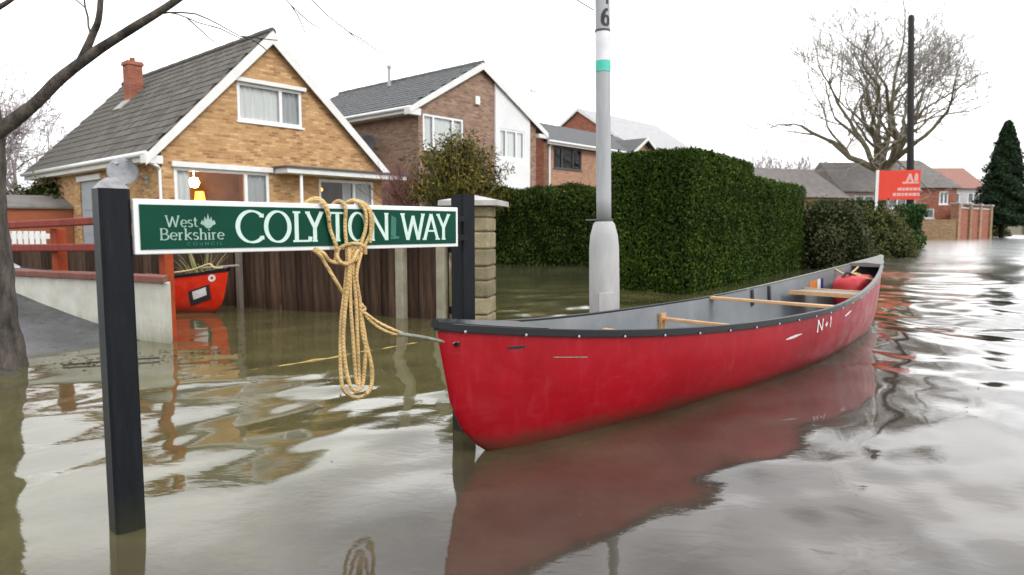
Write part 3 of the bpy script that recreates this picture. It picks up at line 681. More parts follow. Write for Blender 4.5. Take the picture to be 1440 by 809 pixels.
gdr = MB().box(.36, .40, gd[0], gd[1], gd[2], gd[3]); GD = gdr.build('side_door', M['grey_door'], H1)
fr = MB().box(.26, .319, gd[0]-.12, gd[1]+.12, gd[3]+.002, gd[3]+.16); fr.build('door_lintel', M['white'], GD)
for k in range(3): MB().box(.345, .359, gd[0]+.15, gd[1]-.15, -.1+k*.75, .5+k*.75).build('door_panel', M['grey_door'], GD)
# flat canopy over the ground floor right of the gable
cn_ = MB(); cn_.box(3.42, 7.75, -.55, .199, 2.40, 2.54); CN = cn_.build('canopy', M['white'], H1)
MB().box(3.36, 7.81, -.61, .199, 2.543, 2.60).build('canopy_top', M['leadgrey'], CN)
MB().tube([(3.93, -.42, -.4), (3.93, -.42, 2.40)], .045, 10).build('canopy_post', M['pvc'], CN, smooth=True)
# chimney
ch = MB().box(2.2, 2.66, 7.2, 7.68, 4.4, 6.36); CH = ch.build('chimney', M['brick_red'], H1)
MB().box(2.16, 2.70, 7.16, 7.72, 6.361, 6.44).box(2.18, 2.68, 7.18, 7.70, 6.441, 6.49).build('chimney_cap', M['brick_red'], CH)
MB().lathe([(.09, 0), (.08, .12), (.095, .14)], 12, (2.43, 7.44, 6.49)).build('chimney_pot', M['pot'], CH, smooth=True)
fl = MB(); fl.prism([(1.86, 7.1, 4.80), (2.195, 7.1, 5.15), (2.195, 7.78, 5.15), (1.86, 7.78, 4.80)], (-.03, 0, .03)); fl.build('flashing', M['mortar'], CH)

# satellite dish on the side wall of house one
SD = empty('satellite_dish', (-8.98, 17.2, 0), HA, 'round grey satellite dish on the side wall of the yellow brick house', 'satellite dish')
dm = MB(); c0 = Vector((-.26, 1.15, 2.30)); ax_ = Vector((-.5, -.80, .33)).normalized(); ux = ax_.orthogonal().normalized(); uy = ax_.cross(ux)
nr, na = 6, 28
dm.v.append(tuple(c0-ax_*.07))
for i in range(1, nr+1):
    r_ = .36*i/nr
    for j in range(na):
        a = 2*PI*j/na; dm.v.append(tuple(c0+ux*r_*math.cos(a)+uy*r_*1.08*math.sin(a)+ax_*(.5*r_*r_-.07)))
for j in range(na): dm.f.append((0, 1+j, 1+(j+1) % na))
for i in range(nr-1):
    for j in range(na): dm.f.append((1+i*na+j, 1+(i+1)*na+j, 1+(i+1)*na+(j+1) % na, 1+i*na+(j+1) % na))
dd_ = dm.build('dish', M['dish_grey'], SD, smooth=True); s_ = dd_.modifiers.new('solid', 'SOLIDIFY'); s_.thickness = .008
fp = c0+ax_*.34-uy*.08
MB().tube([c0-ux*.3-uy*.1, fp], .012, 6).tube([c0+ux*.0-uy*.34, fp], .014, 6).build('feed_arm', M['dish_grey'], SD)
MB().tube([fp-ax_*.05, fp+ax_*.06], .035, 10).build('receiver', M['galv'], SD)
MB().tube([c0-ax_*.06, (.0, 1.15, 2.2), (.319, 1.15, 2.1)], .02, 6).box(.30, .319, 1.06, 1.24, 2.0, 2.2).build('bracket', M['galv'], SD)

# ---- house two: brown brick, white panel
H2 = empty('brown_house', (-3.5, 25.0, 0), HA, 'brown brick two storey house with a tall white panel beside its gable window', 'house')
ex1, rx, rz, ez = 7.75, 3.62, 7.36, 5.26; DY = 9.6
wins = [(.56, 2.66, 3.75, 5.06), (4.66, 6.28, 3.74, 4.95)]
front = [(.35, -.5), (7.15, -.5), (7.15, 5.42), (rx, 7.24), (.35, 5.42)]
surf([front]+[[(a, c), (b, c), (b, d), (a, d)] for a, b, c, d in wins], 0, lambda a, b, d: (a, .2+d, b), .25, 'wall', M['brick_brown'], H2)
surf([[(.452, -.5), (DY, -.5), (DY, 5.3), (.452, 5.3)]], 0, lambda a, b, d: (.35+d, a, b), .13, 'wall', M['brick_brown'], H2)
surf([[(.452, -.5), (DY, -.5), (DY, 5.3), (.452, 5.3)]], 0, lambda a, b, d: (7.15-d, a, b), .13, 'wall', M['brick_brown'], H2)
surf([[(.48, -.5), (7.0, -.5), (7.0, 5.3), (rx, 7.2), (.48, 5.3)]], 0, lambda a, b, d: (a, DY-d, b), .12, 'wall', M['brick_brown'], H2)
pn = [(4.44, .3), (6.66, .3), (6.66, 5.62), (4.44, 6.75)]
surf([pn, [(wins[1][0], wins[1][2]), (wins[1][1], wins[1][2]), (wins[1][1], wins[1][3]), (wins[1][0], wins[1][3])]], 0, lambda a, b, d: (a, .13+d, b), .068, 'white_panel', M['cladding'], H2)
roof = MB()
for (ax, az, bx, bz) in ((-.05, ez, rx, rz), (ex1, 5.06, rx, rz)):
    roof.prism([(ax, .03, az), (bx, .03, bz), (bx, .03, bz-.14), (ax, .03, az-.14)], (0, DY+.1, 0))
R2 = roof.build('roof', M['slate_grey'], H2)
tiled_slope(R2, -.1, ez, rx-.02, rz, .02, DY+.1, M['slate_grey'], 0)
ridge_tiles(R2, rx, rz+.05, .02, DY+.1, M['slate_grey'])
for (ax, az, bx, bz) in ((-.2, ez-.1, rx, rz), (ex1+.05, 5.02, rx, rz)):
    MB().prism([(ax, 0, az+.02), (bx, 0, bz+.02), (bx, 0, bz-.25), (ax, 0, az-.2)], (0, .028, 0)).build('bargeboard', M['white'], H2)
MB().box(-.22, .33, .031, .32, 4.92, 5.16).build('box_end', M['white'], H2)
MB().box(7.17, 7.72, .031, .32, 4.80, 4.97).build('box_end', M['white'], H2)
MB().box(-.09, -.05, .031, DY+.1, 5.0, 5.2).box(-.049, .348, .321, DY+.05, 5.0, 5.025).build('fascia', M['white'], H2)
MB().tube([(-.15, .05, 5.17), (-.15, DY+.1, 5.17)], .065, 10).build('gutter', M['pvc'], H2, smooth=True)
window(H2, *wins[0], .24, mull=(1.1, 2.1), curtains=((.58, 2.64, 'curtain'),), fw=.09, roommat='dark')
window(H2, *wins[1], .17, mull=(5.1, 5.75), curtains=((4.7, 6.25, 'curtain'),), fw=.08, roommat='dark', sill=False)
MB().box(3.28, 3.52, .10, .199, 5.72, 6.05).build('alarm_box', M['pvc'], H2, bevel=.02)
MB().tube([(2.9, 5.0, 7.0), (2.9, 5.0, 7.78)], .07, 10).lathe([(.1, 0), (.1, .12)], 10, (2.9, 5.0, 7.78)).build('flue_pipe', M['galv'], H2)
dm = MB(); c0 = Vector((-.2, 2.6, 4.05)); ax_ = Vector((-.9, -.4, .2)).normalized(); ux = ax_.orthogonal().normalized(); uy = ax_.cross(ux); dm.v.append(tuple(c0-ax_*.06))
for i in range(1, 6):
    for j in range(24):
        a = 2*PI*j/24; r_ = .40*i/5; dm.v.append(tuple(c0+ux*r_*math.cos(a)+uy*r_*math.sin(a)+ax_*(.4*r_*r_-.06)))
for j in range(24): dm.f.append((0, 1+j, 1+(j+1) % 24))
for i in range(4):
    for j in range(24): dm.f.append((1+i*24+j, 1+(i+1)*24+j, 1+(i+1)*24+(j+1) % 24, 1+i*24+(j+1) % 24))
S2 = empty('satellite_dish', (-3.5, 25.0, 0), HA, 'dark round satellite dish high on the brown side wall behind the chalet roof', 'satellite dish')
o_ = dm.build('dish', M['dish_dark'], S2, smooth=True); s_ = o_.modifiers.new('solid', 'SOLIDIFY'); s_.thickness = .01
MB().tube([c0-ax_*.05, (.349, 2.6, 3.9)], .02, 6).build('bracket', M['dish_dark'], S2)
MB().tube([c0-uy*.36, c0+ax_*.3-uy*.1], .015, 6).build('feed_arm', M['dish_dark'], S2)

# ---- house three
H3 = empty('pink_brick_house', (1.82, 35, 0), HA, 'pinkish brick house with grey tiled roof and small white edged gable behind the lamp post', 'house')
wl = [(.85, 3.35, 3.95, 5.05), (5.6, 7.4, 3.95, 5.05)]
surf([[(.35, -.5), (11.6, -.5), (11.6, 5.25), (9.7, 6.2), (8.0, 5.25), (.35, 5.25)]]+[[(a, c), (b, c), (b, d), (a, d)] for a, b, c, d in wl], 0, lambda a, b, d: (a, .3+d, b), .25, 'wall', M['brick_pink'], H3)
surf([[(.552, -.5), (6.7, -.5), (6.7, 5.2), (3.5, 6.8), (.552, 5.3)]], 0, lambda a, b, d: (.35+d, a, b), .2, 'wall', M['brick_red'], H3)
surf([[(.552, -.5), (6.7, -.5), (6.7, 5.2), (3.5, 6.8), (.552, 5.3)]], 0, lambda a, b, d: (11.6-d, a, b), .2, 'wall', M['brick_red'], H3)
R3 = MB().prism([(0, -.02, 5.25), (0, 3.5, 6.9), (0, 7.1, 5.15), (0, 3.5, 6.7)], (11.9, 0, 0)).build('roof', M['slate_grey'], H3)
MB().prism([(8.0, -.1, 5.3), (9.75, -.1, 6.32), (9.75, -.1, 6.2), (8.0, -.1, 5.2)], (0, 3.2, 0)).prism([(11.65, -.1, 5.3), (9.75, -.1, 6.32), (9.75, -.1, 6.2), (11.65, -.1, 5.2)], (0, 3.2, 0)).build('gable_roof', M['slate_grey'], R3)
for (ax, bx) in ((7.9, 9.75), (11.75, 9.75)): MB().prism([(ax, -.13, 5.25), (bx, -.13, 6.36), (bx, -.13, 6.16), (ax, -.13, 5.05)], (0, .028, 0)).build('bargeboard', M['white'], H3)
MB().box(-.05, 7.9, -.06, -.022, 5.08, 5.26).build('fascia', M['white'], H3)
MB().tube([(-.05, -.12, 5.22), (7.9, -.12, 5.22)], .06, 8).build('gutter', M['pvc'], H3)
MB().tube([(.42, .22, -.4), (.42, .22, 5.0), (.42, -.1, 5.18)], .05, 8).build('downpipe', M['pvc'], H3)
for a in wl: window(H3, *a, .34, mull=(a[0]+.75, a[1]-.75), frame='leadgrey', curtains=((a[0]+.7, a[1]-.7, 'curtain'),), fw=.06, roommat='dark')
AE = empty('television_aerial', (1.82, 35, 0), HA, 'thin television aerial on the roof of the pinkish brick house', 'aerial')
MB().tube([(2.2, 2.9, 6.5), (2.2, 2.9, 8.6)], .022, 5).build('mast', M['galv'], AE)
ar = MB().tube([(1.7, 2.9, 8.4), (2.9, 2.9, 8.4)], .016, 4)
for k in range(7): ar.tube([(1.75+k*.17, 2.62, 8.4), (1.75+k*.17, 3.18, 8.4)], .012, 4)
ar.build('antenna', M['galv'], AE)
# ---- house four
H4 = empty('red_brick_house', (7.96, 47.4, 0), HA, 'red brick house with roof painted pale for wet sheen rising behind the lamp post', 'house')
surf([[(.2, -.5), (8.2, -.5), (8.2, 6.6), (4.2, 9.15), (.2, 6.6)]], 0, lambda a, b, d: (d, a, b), .25, 'wall', M['brick_red'], H4)
surf([[(.2, -.5), (8.2, -.5), (8.2, 6.6), (4.2, 9.15), (.2, 6.6)]], 0, lambda a, b, d: (11-d, a, b), .25, 'wall', M['brick_red'], H4)
surf([[(.252, -.5), (10.748, -.5), (10.748, 6.7), (.252, 6.7)]], 0, lambda a, b, d: (a, .2+d, b), .25, 'wall', M['brick_red'], H4)
R4 = MB().prism([(-.15, -.1, 6.65), (-.15, 4.2, 9.45), (-.15, 8.5, 6.65), (-.15, 4.2, 9.25)], (11.3, 0, 0)).build('roof', M['slate_wet_sheen'], H4)
MB().prism([(-.18, -.15, 6.62), (-.18, 4.2, 9.42), (-.18, 4.2, 9.22), (-.18, -.15, 6.4)], (.028, 0, 0)).build('bargeboard', M['white'], H4)
MB().prism([(-.18, 8.55, 6.62), (-.18, 4.2, 9.42), (-.18, 4.2, 9.22), (-.18, 8.55, 6.4)], (.028, 0, 0)).build('bargeboard', M['white'], H4)

# ---- far houses down the road
def simple_house(name, x0, x1, y0, y1, ze, zr, wall, rf, label, hip=0, wins=(), rz_=0, gable_front=False):
    cx, cy = (x0+x1)/2, y0; h = empty(name, (cx, cy, 0), rz_, label, 'house'); w2 = (x1-x0)/2; d_ = y1-y0
    holes = [[(a, c), (b, c), (b, d), (a, d)] for a, b, c, d in wins]
    if gable_front: outl = [(-w2, -.5), (w2, -.5), (w2, ze), (0, zr-.15), (-w2, ze)]
    else: outl = [(-w2, -.5), (w2, -.5), (w2, ze), (-w2, ze)]
    surf([outl]+holes, 0, lambda a, b, d: (a, d, b), .25, 'wall', M[wall], h)
    for sx in (-1, 1):
        top = [(.252, -.5), (d_-.252, -.5), (d_-.252, ze), (.252, ze)] if (gable_front or hip) else [(.252, -.5), (d_-.252, -.5), (d_-.252, ze), (d_/2, zr-.15), (.252, ze)]
        surf([top], 0, lambda a, b, d, sx=sx: (sx*(w2-d), a, b), .25, 'wall', M[wall], h)
    surf([outl], 0, lambda a, b, d: (a, d_-d, b), .25, 'wall', M[wall], h)
    o_ = .3; r = MB()
    if gable_front:
        r.prism([(-w2-o_, -o_, ze-.15), (0, -o_, zr), (w2+o_, -o_, ze-.15), (0, -o_, zr-.2)], (0, d_+2*o_, 0))
    else:
        a = [(-w2-o_, -o_, ze-.05), (w2+o_, -o_, ze-.05), (w2+o_, d_+o_, ze-.05), (-w2-o_, d_+o_, ze-.05), (-w2-o_+hip, d_/2, zr), (w2+o_-hip, d_/2, zr)]
        r.add(a, [(0, 1, 5, 4), (2, 3, 4, 5), (0, 4, 3), (1, 2, 5), (3, 2, 1, 0)])
    r.build('roof', M[rf], h)
    for a, b, c, d in wins: window(h, a, b, c, d, .05, mull=((a+b)/2,), frame='pvc', curtains=((a+.05, b-.05, 'curtain_grey'),), fw=.1, roommat='dark')
    return h
simple_house('bungalow', 15.6, 20.3, 41, 47, 2.7, 4.6, 'brick_tan', 'slate_far', 'low bungalow with brown grey roof showing above the end of the clipped hedge', rz_=.35)
simple_house('bungalow', 23.2, 28.2, 48, 55, 3.4, 5.7, 'mud_house', 'slate_far', 'pinkish bungalow with grey roof under the large bare tree', wins=((-1.8, -.4, 2.2, 3.1), (.5, 1.9, 2.2, 3.1)))
simple_house('red_house', 28.6, 33.6, 52, 60, 3.9, 6.3, 'brick_red', 'slate_far', 'red brick house with dark hipped roof right of the red board', hip=.9, wins=((1.2, 1.9, 2.6, 3.6), (-.9, .9, 1.55, 2.3)))
simple_house('pink_house', 44.8, 49.4, 72, 80, 5.0, 7.4, 'pale_wall', 'red_tile', 'pale house with red tiled roof left of the dark conifer', wins=((-1.6, -.2, 3.4, 4.5), (.6, 1.8, 3.4, 4.5), (-1.6, -.2, 1.5, 2.5)), gable_front=False)
simple_house('pink_house', 50.2, 53.2, 75, 83, 4.2, 6.0, 'mud_house', 'red_tile', 'low pinkish house half hidden behind the dark conifer', wins=((-.9, .6, 2.6, 3.6),))

# brick walls at the far side of the road
fw_ = MB().box(29.9, 32.4, 50, 50.24, -.5, 1.45); F1 = fw_.build('garden_wall', M['brick_tan']); tag(F1, 'tan brick garden wall rising from the water left of the gate piers', 'wall')
gw = empty('gateway_wall', (32.7, 50.35, 0), .70, 'tall red brick wall with piers and pale coping stones by the flooded road', 'wall')
MB().box(0, 7.2, 0, .24, -.5, 2.25).build('wall', M['brick_red'], gw)
for k in range(9): MB().box(k*.8+.01, k*.8+.79, -.06, .30, 2.252, 2.36+.03*(k % 2)).build('coping_stone', M['cap_stone'], gw, bevel=.02)
for k, xx in enumerate((-.25, 2.3, 4.6, 7.2)):
    MB().box(xx, xx+.5, -.14, .38, -.5, 2.55).build('pier', M['brick_pink' if k % 2 == 0 else 'brick_tan'], gw)
    MB().box(xx-.06, xx+.56, -.2, .44, 2.552, 2.68).build('coping_stone', M['cap_stone'], gw, bevel=.02)
lw = empty('garden_wall', (38.6, 55.4, 0), .98, 'low red brick wall receding beyond the gate piers towards the conifer', 'wall')
MB().box(0, 26, 0, .25, -.5, 1.2).build('wall', M['brick_red'], lw); MB().box(0, 26, -.05, .3, 1.203, 1.28).build('coping', M['coping'], lw)

# grey fence far right
FF = empty('board_fence', (60, 88, 0), -.12, 'weathered grey board fence at the far end of the flooded road', 'fence')
for k in range(44): MB().box(k*.36, k*.36+.34, 0, .03, -.3, 2.3+.05*math.sin(k*2.1)).build('board', M['concrete_post'], FF)
for k in range(7): MB().box(k*2.6, k*2.6+.12, -.13, -.005, -.4, 2.45).build('post', M['timber_post'], FF)
SH = empty('garden_shed', (-15.3, 21.5, 0), .5, 'orange brown shed just left of the chalet house', 'shed')
MB().box(-1.6, 1.3, 0, 2, -.4, 1.45).build('wall', M['shed'], SH); MB().prism([(-1.75, -.1, 1.452), (1.45, -.1, 1.452), (1.45, 1, 1.85), (-1.75, 1, 1.85)], (0, 0, .06)).build('roof', M['slate_far'], SH)
GT = empty('white_gate', (-7.6, 10.5, 0), .1, 'white slatted gate seen between the red rails', 'gate')
for k in range(14): MB().box(k*.085-.75, k*.085-.69, 0, .02, -.3, .80).build('slat', M['white'], GT)
MB().box(-.8, .45, .021, .06, .68, .76).box(-.8, .45, .021, .06, .1, .18).build('rail', M['white'], GT)

# ================================================================ BOARD FENCE, PIER, WALL, RAILING
FD = Vector((-.914, .405, 0)); FN = Vector((-.405, -.914, 0)); frz = math.atan2(.405, -.914)
F2 = empty('board_fence', (-.50, 6.26, 0), frz, 'dark stained vertical board fence behind the street name plate', 'fence')
x = .1; k = 0
bm_ = MB().box(0, .115, -.008, .008, -.5, .84).mesh('board'); bm_.materials.append(M['fence_wood'])
while x < 2.72:
    o = bpy.data.objects.new('board', bm_); col.objects.link(o); o.parent = F2
    o.location = (x, (.012 if k % 2 else -.012)+random.uniform(-.003, .003), random.uniform(-.015, .01)); o.rotation_euler = (0, random.uniform(-.006, .006), 0); x += .105; k += 1
for zz in (.05, .62): MB().box(.05, 2.72, -.075, -.021, zz, zz+.07).build('rail', M['fence_rail'], F2)
for xx, ww, mm in ((.08, .085, 'concrete_post'), (.52, .085, 'concrete_post'), (2.58, .055, 'timber_post')):
    MB().box(xx, xx+ww, .03, .03+ww, -.5, .93).build('post', M[mm], F2, bevel=.008)
F3 = empty('board_fence', (-3.0, 7.37, 0), frz, 'low dark weathered board fence behind the red railing', 'fence')
x = 0; k = 0; bm2 = MB().box(0, .135, -.009, .009, -.5, .62).mesh('board'); bm2.materials.append(M['fence_wood'])
while x < 4.6:
    o = bpy.data.objects.new('board', bm2); col.objects.link(o); o.parent = F3
    o.location = (x, random.uniform(-.006, .006), random.uniform(-.02, .02)); x += .142; k += 1
MB().box(0, 4.6, -.06, -.016, .4, .47).build('rail', M['fence_rail'], F3)
# stone gate pier
PR = empty('stone_pier', (-.345, 6.3, 0), -.2, 'square pier of yellowish stone blocks with a pale cap behind the right black post', 'pier')
z = -.5; r_ = 0
while z < 1.0:
    hh = .155 if r_ % 3 else .13
    for q in range(2):
        split = .03 if r_ % 2 else -.04
        x0, x1 = (-.165, split-.005) if q == 0 else (split+.005, .165)
        j = random.uniform(-.008, .008); MB().box(x0, x1, -.165+j, .165, z, min(z+hh-.012, 1.045)).build('stone_block', M['stone'], PR, bevel=.014)
    z += hh; r_ += 1
MB().box(-.148, .148, -.148, .148, -.5, 1.03).build('mortar_core', M['pier_mortar'], PR)
cp = MB(); cp.prism([(-.27, -.25, 1.047), (.27, -.25, 1.047), (.27, .25, 1.047), (-.27, .25, 1.047)], (0, 0, .045))
cp.add([(-.27, -.25, 1.0921), (.27, -.25, 1.0921), (.27, .25, 1.0921), (-.27, .25, 1.0921), (0, 0, 1.15)], [(0, 1, 4), (1, 2, 4), (2, 3, 4), (3, 0, 4)])
cp.build('cap', M['cap_stone'], PR)

# cream wall beside the path, red coping, red railing
wrz = math.atan2(WD.y, WD.x)
LW = empty('low_wall', WA, wrz, 'low cream rendered wall with red brown coping beside the tarmac path', 'wall')
MB().add([(0, 0, -.5), (3.6, 0, -.5), (3.6, -.12, -.5), (.15, -.12, -.5), (0, 0, .445), (3.6, 0, .43), (3.6, -.12, .43), (.15, -.12, .445)], [(0, 1, 5, 4), (1, 2, 6, 5), (2, 3, 7, 6), (3, 0, 4, 7), (4, 5, 6, 7)]).build('wall', M['render_wall'], LW)
for k in range(8):
    zz = .447-.0042*k; x0 = k*.46+(.012 if k == 0 else .003); x1 = k*.46+.457; MB().prism([(x0, .03, zz), (x1, .03, zz), (x1, -.15, zz), (x0+(.2 if k == 0 else 0), -.15, zz)], (0, 0, .048)).build('coping_slab', M['coping'], LW, bevel=.006)
RL = empty('railing', WA, wrz, 'red brown two rail wooden railing standing along the low cream wall', 'railing')
def rail(z0, z1, hh): MB().prism([(.19, -.13, z0), (4.0, -.13, z1), (4.0, -.13, z1+hh), (.19, -.13, z0+hh)], (0, .075, 0)).build('rail', M['red_paint'], RL, bevel=.01)
rail(.895, .80, .062); rail(.675, .61, .062)
for s in (1.06, 1.76, 2.75, 3.6): MB().box(s-.048, s+.048, -.22, -.135, -.4, .885-.023*s).build('post', M['orange_post'], RL, bevel=.006)
MB().box(.25, .325, -.225, -.15, -.5, .97).build('post', M['orange_post'], RL, bevel=.006)
wb = MB()
pts_ = [(2.42, -.10, .487), (2.52, -.14, .50), (2.58, -.07, .495), (2.50, -.02, .49), (2.47, -.09, .56), (2.53, -.06, .545), (2.62, -.1, .515), (2.30, -.12, .50), (2.26, -.09, .49)]
wb.add(pts_, [(0, 1, 4), (1, 5, 4), (1, 2, 5), (2, 3, 5), (3, 4, 5), (3, 0, 4), (0, 4, 7), (0, 7, 8), (1, 6, 5), (6, 2, 5)])
o = wb.build('plastic_bag', M['bag_white']); o.location = WA; o.rotation_euler = (0, 0, wrz); tag(o, 'crumpled white scrap lying on the red brown coping of the low wall', 'scrap')
# ================================================================ STREET NAME SIGN
S0 = Vector((-1.046, 1.90, 0)); SDv = Vector((.7037, .7105, 0)); srz = math.atan2(SDv.y, SDv.x)
# local frame of the sign: x along it, y away from the camera, z up
SG = empty('street_name_sign', S0, srz, 'green street name plate reading COLYTON WAY between two black posts', 'street sign')
def post(cx, cy, top, cap):
    mb = MB(); w2, c = .0385, .008
    pr = [(-w2+c, -w2), (w2-c, -w2), (w2, -w2+c), (w2, w2-c), (w2-c, w2), (-w2+c, w2), (-w2, w2-c), (-w2, -w2+c)]
    mb.prism([(cx+a, cy+b, -.45) for a, b in pr], (0, 0, .45+top)); p = mb.build('post', M['black_post'], SG)
    if cap:
        m2 = MB(); k = [(cx+a*1.0, cy+b*1.0, top+.0005) for a, b in pr]; t_ = [(cx+a*.62, cy+b*.62, top+.018) for a, b in pr]; u_ = [(cx+a*.28, cy+b*.28, top+.03) for a, b in pr]
        m2.add(k+t_+u_, [(i, (i+1) % 8, 8+(i+1) % 8, 8+i) for i in range(8)]+[(8+i, 8+(i+1) % 8, 16+(i+1) % 8, 16+i) for i in range(8)]+[tuple(range(16, 24))])
        m2.build('post_cap', M['lichen'], p)
    return p
post(-.052, .012, .955, True); post(1.285, .090, .988, False)
MB().box(-.012, 1.150, -.035, -.015, .776, .929).build('plate', M['sign_white'], SG, bevel=.003)
MB().box(.002, 1.136, -.0385, -.0352, .790, .914).build('green_face', M['sign_green'], SG)
MB().box(-.012, 1.14, -.0149, -.008, .80, .83).box(-.012, 1.14, -.0149, -.008, .87, .90).build("backing_rail", M["galv"], SG)
for zz in (.80, .875): MB().box(1.10, 1.262, -.0079, .0505, zz, zz+.022).build("bracket", M["black_post"], SG)
FS = lambda x, y, h: (x, -.0387-h, y)
mb = MB()
for ch_, x0, x1 in (('C', 0.2694, 0.3541), ('O', 0.3587, 0.4415), ('L', 0.4488, 0.5136), ('Y', 0.4959, 0.5574), ('T', 0.5812, 0.6434), ('O', 0.6573, 0.7254), ('N', 0.74, 0.8208), ('W', 0.8706, 0.9846), ('A', 0.9712, 1.0531), ('Y', 1.0392, 1.1027)):
    letters(ch_, x0, x1, .806, .901, FS, .15, .055, 8, None, 0).build('letter', M['letter'], SG)
mb = MB()
letters('West', .066, .156, .852, .884, FS, .14, .055, 12, mb, .04); letters('Berkshire', .051, .231, .816, .848, FS, .15, .055, 12, mb, .03)
mb.build('council_name', M['letter_dim'], SG)
letters('COUNCIL', .124, .225, .800, .808, FS, .16, .1, 10, None, .5).build('council_word', M['letter_faint'], SG)
cm_ = MB()
for i, (px, hh) in enumerate(((.168, .022), (.176, .031), (.185, .040), (.194, .031), (.202, .022))):
    P = [(px+(.185-px)*.45, .855), (px-.0050, .852+hh*.45), (px, .852+hh), (px+.0050, .852+hh*.45)]
    cm_.add([FS(a, b, .0005+i*.0001) for a, b in P], [(0, 3, 2, 1)])
cm_.add([FS(.185+.016*math.cos(a)*(1 if math.sin(a) > 0 else .8), .862+.014*math.sin(a), .0011) for a in [i*PI/8 for i in range(16)]], [tuple(range(16))])
cm_.build('crest', M['letter_dim'], SG)
sm_ = MB(); sm_.add([FS(.828, .822, .0003), FS(.850, .816, .0003), FS(.853, .885, .0003), FS(.832, .895, .0003)], [(0, 1, 2, 3)]); sm_.add([FS(.827, .809, .0004), FS(.866, .811, .0004), FS(.864, .820, .0004), FS(.827, .818, .0004)], [(0, 1, 2, 3)])
sm_.build('tape_mark', M['sticker_haze'], SG)

# ================================================================ ROPE over the sign
RP = empty('rope', S0, srz, 'yellow rope looped over the street name plate and tied towards the canoe', 'rope')
def strand(pts, rad=.0066, e=-.052, name='rope_strand', top=True, jig=.006, mat='rope'):
    P = []
    for i, q in enumerate(pts):
        a, z_ = q[0], q[1]; dep = q[2] if len(q) > 2 else (e + jig*math.sin(i*2.3+a*40))
        P.append((.0034+1.0527*a+.0157*a*a, dep, z_*1.055-.047))
    return MB().tube(smooth_path(P, 6), rad, 8).build(name, M[mat], RP, smooth=True)
strand([(.47, .86, .005), (.478, .915, -.005), (.499, .94, -.018), (.519, .936, -.04), (.53, .906), (.543, .847), (.556, .795), (.561, .761), (.556, .74)])
strand([(.468, .905, .004), (.487, .932, -.008), (.508, .938, -.03), (.524, .918), (.537, .87)], .006)
strand([(.49, .785, -.02), (.50, .768), (.52, .74), (.554, .682), (.593, .630), (.640, .590)])
strand([(.485, .79, -.01), (.509, .774), (.54, .746), (.58, .738, -.066), (.622, .75, -.068), (.66, .786), (.688, .84), (.694, .886), (.676, .925, -.045), (.655, .938, -.02), (.64, .925, .005), (.63, .87, .008)])
strand([(.575, .87, .006), (.575, .915, .0), (.587, .936, -.025), (.597, .915, -.05), (.596, .851), (.596, .76), (.589, .669), (.576, .555), (.566, .44), (.566, .359), (.583, .317), (.625, .292), (.665, .303), (.686, .34), (.681, .401), (.658, .476), (.639, .573), (.63, .667), (.627, .736), (.646, .782), (.667, .851), (.668, .902), (.654, .931, -.04), (.638, .939, -.02), (.625, .92, .004), (.622, .86, .007)])
strand([(.602, .80, -.06), (.606, .76), (.598, .622), (.605, .482), (.616, .356), (.622, .342), (.628, .356), (.622, .481), (.616, .621), (.613, .748), (.618, .80, -.07)], .0062, -.066)
strand([(.680, .80, -.06), (.684, .86), (.680, .905, -.058), (.664, .934, -.035), (.648, .935, -.012), (.636, .90, .006)], .0062)
strand([(.640, .77, -.07), (.618, .70, -.075), (.630, .62, -.07), (.642, .50), (.662, .42), (.672, .36), (.668, .325), (.645, .303)], .006, -.07)
strand([(.600, .79, -.06), (.592, .74, -.075), (.590, .70, -.075), (.584, .60, -.06), (.574, .50), (.576, .42), (.590, .345), (.612, .318), (.636, .33), (.648, .38), (.650, .47), (.642, .56), (.634, .63)], .0068, -.064)
strand([(.625, .78, -.075), (.600, .745, -.08), (.575, .735, -.075), (.560, .755, -.06), (.572, .785, -.05), (.61, .80, -.075), (.645, .79, -.078), (.655, .765, -.07)], .0068, -.07)
kn = []
for i in range(34):
    t = i/33*4*2*PI*.5; kn.append((.681+.010*(i/33)+.013*math.cos(t*1.6), -.055+.016*math.sin(t*1.6), .583-.028*(i/33)+.010*math.sin(t*.9)))
MB().tube(kn, .0062, 8).build('knot', M['rope'], RP, smooth=True)
# from the knot to the canoe, away from the plate plane
def tow(pts, rad, name, mat):
    o_ = MB().tube(smooth_path(pts, 6), rad, 8).build(name, M[mat], RP, smooth=True); return o_
inv_ = (Matrix.Translation(S0) @ Matrix.Rotation(srz, 4, 'Z')).inverted()
def Wl(x, y, z_): return tuple(inv_ @ Vector((x, y, z_)))
kx = (Matrix.Translation(S0) @ Matrix.Rotation(srz, 4, 'Z')) @ Vector((.690, -.055, .566))
tie = Vector((-.193, 2.478, .432)); mid = Vector((-.375, 2.335, .487))
for off in (.0, .016):
    tow([Wl(kx.x, kx.y, kx.z-off*.4), Wl(kx.x*.66+mid.x*.34, kx.y*.66+mid.y*.34, kx.z*.66+mid.z*.34-.010-off), Wl(kx.x*.3+mid.x*.7, kx.y*.3+mid.y*.7, kx.z*.3+mid.z*.7-.008-off), Wl(mid.x, mid.y, mid.z-.002-off*.3)], .0052, 'tow_rope', 'rope')
tow([Wl(mid.x-.015, mid.y-.01, mid.z), Wl(mid.x+.06, mid.y+.04, mid.z-.02), Wl(tie.x-.05, tie.y-.04, tie.z+.008), Wl(tie.x, tie.y-.028, tie.z)], .0062, 'painter_line', 'cord_grey')

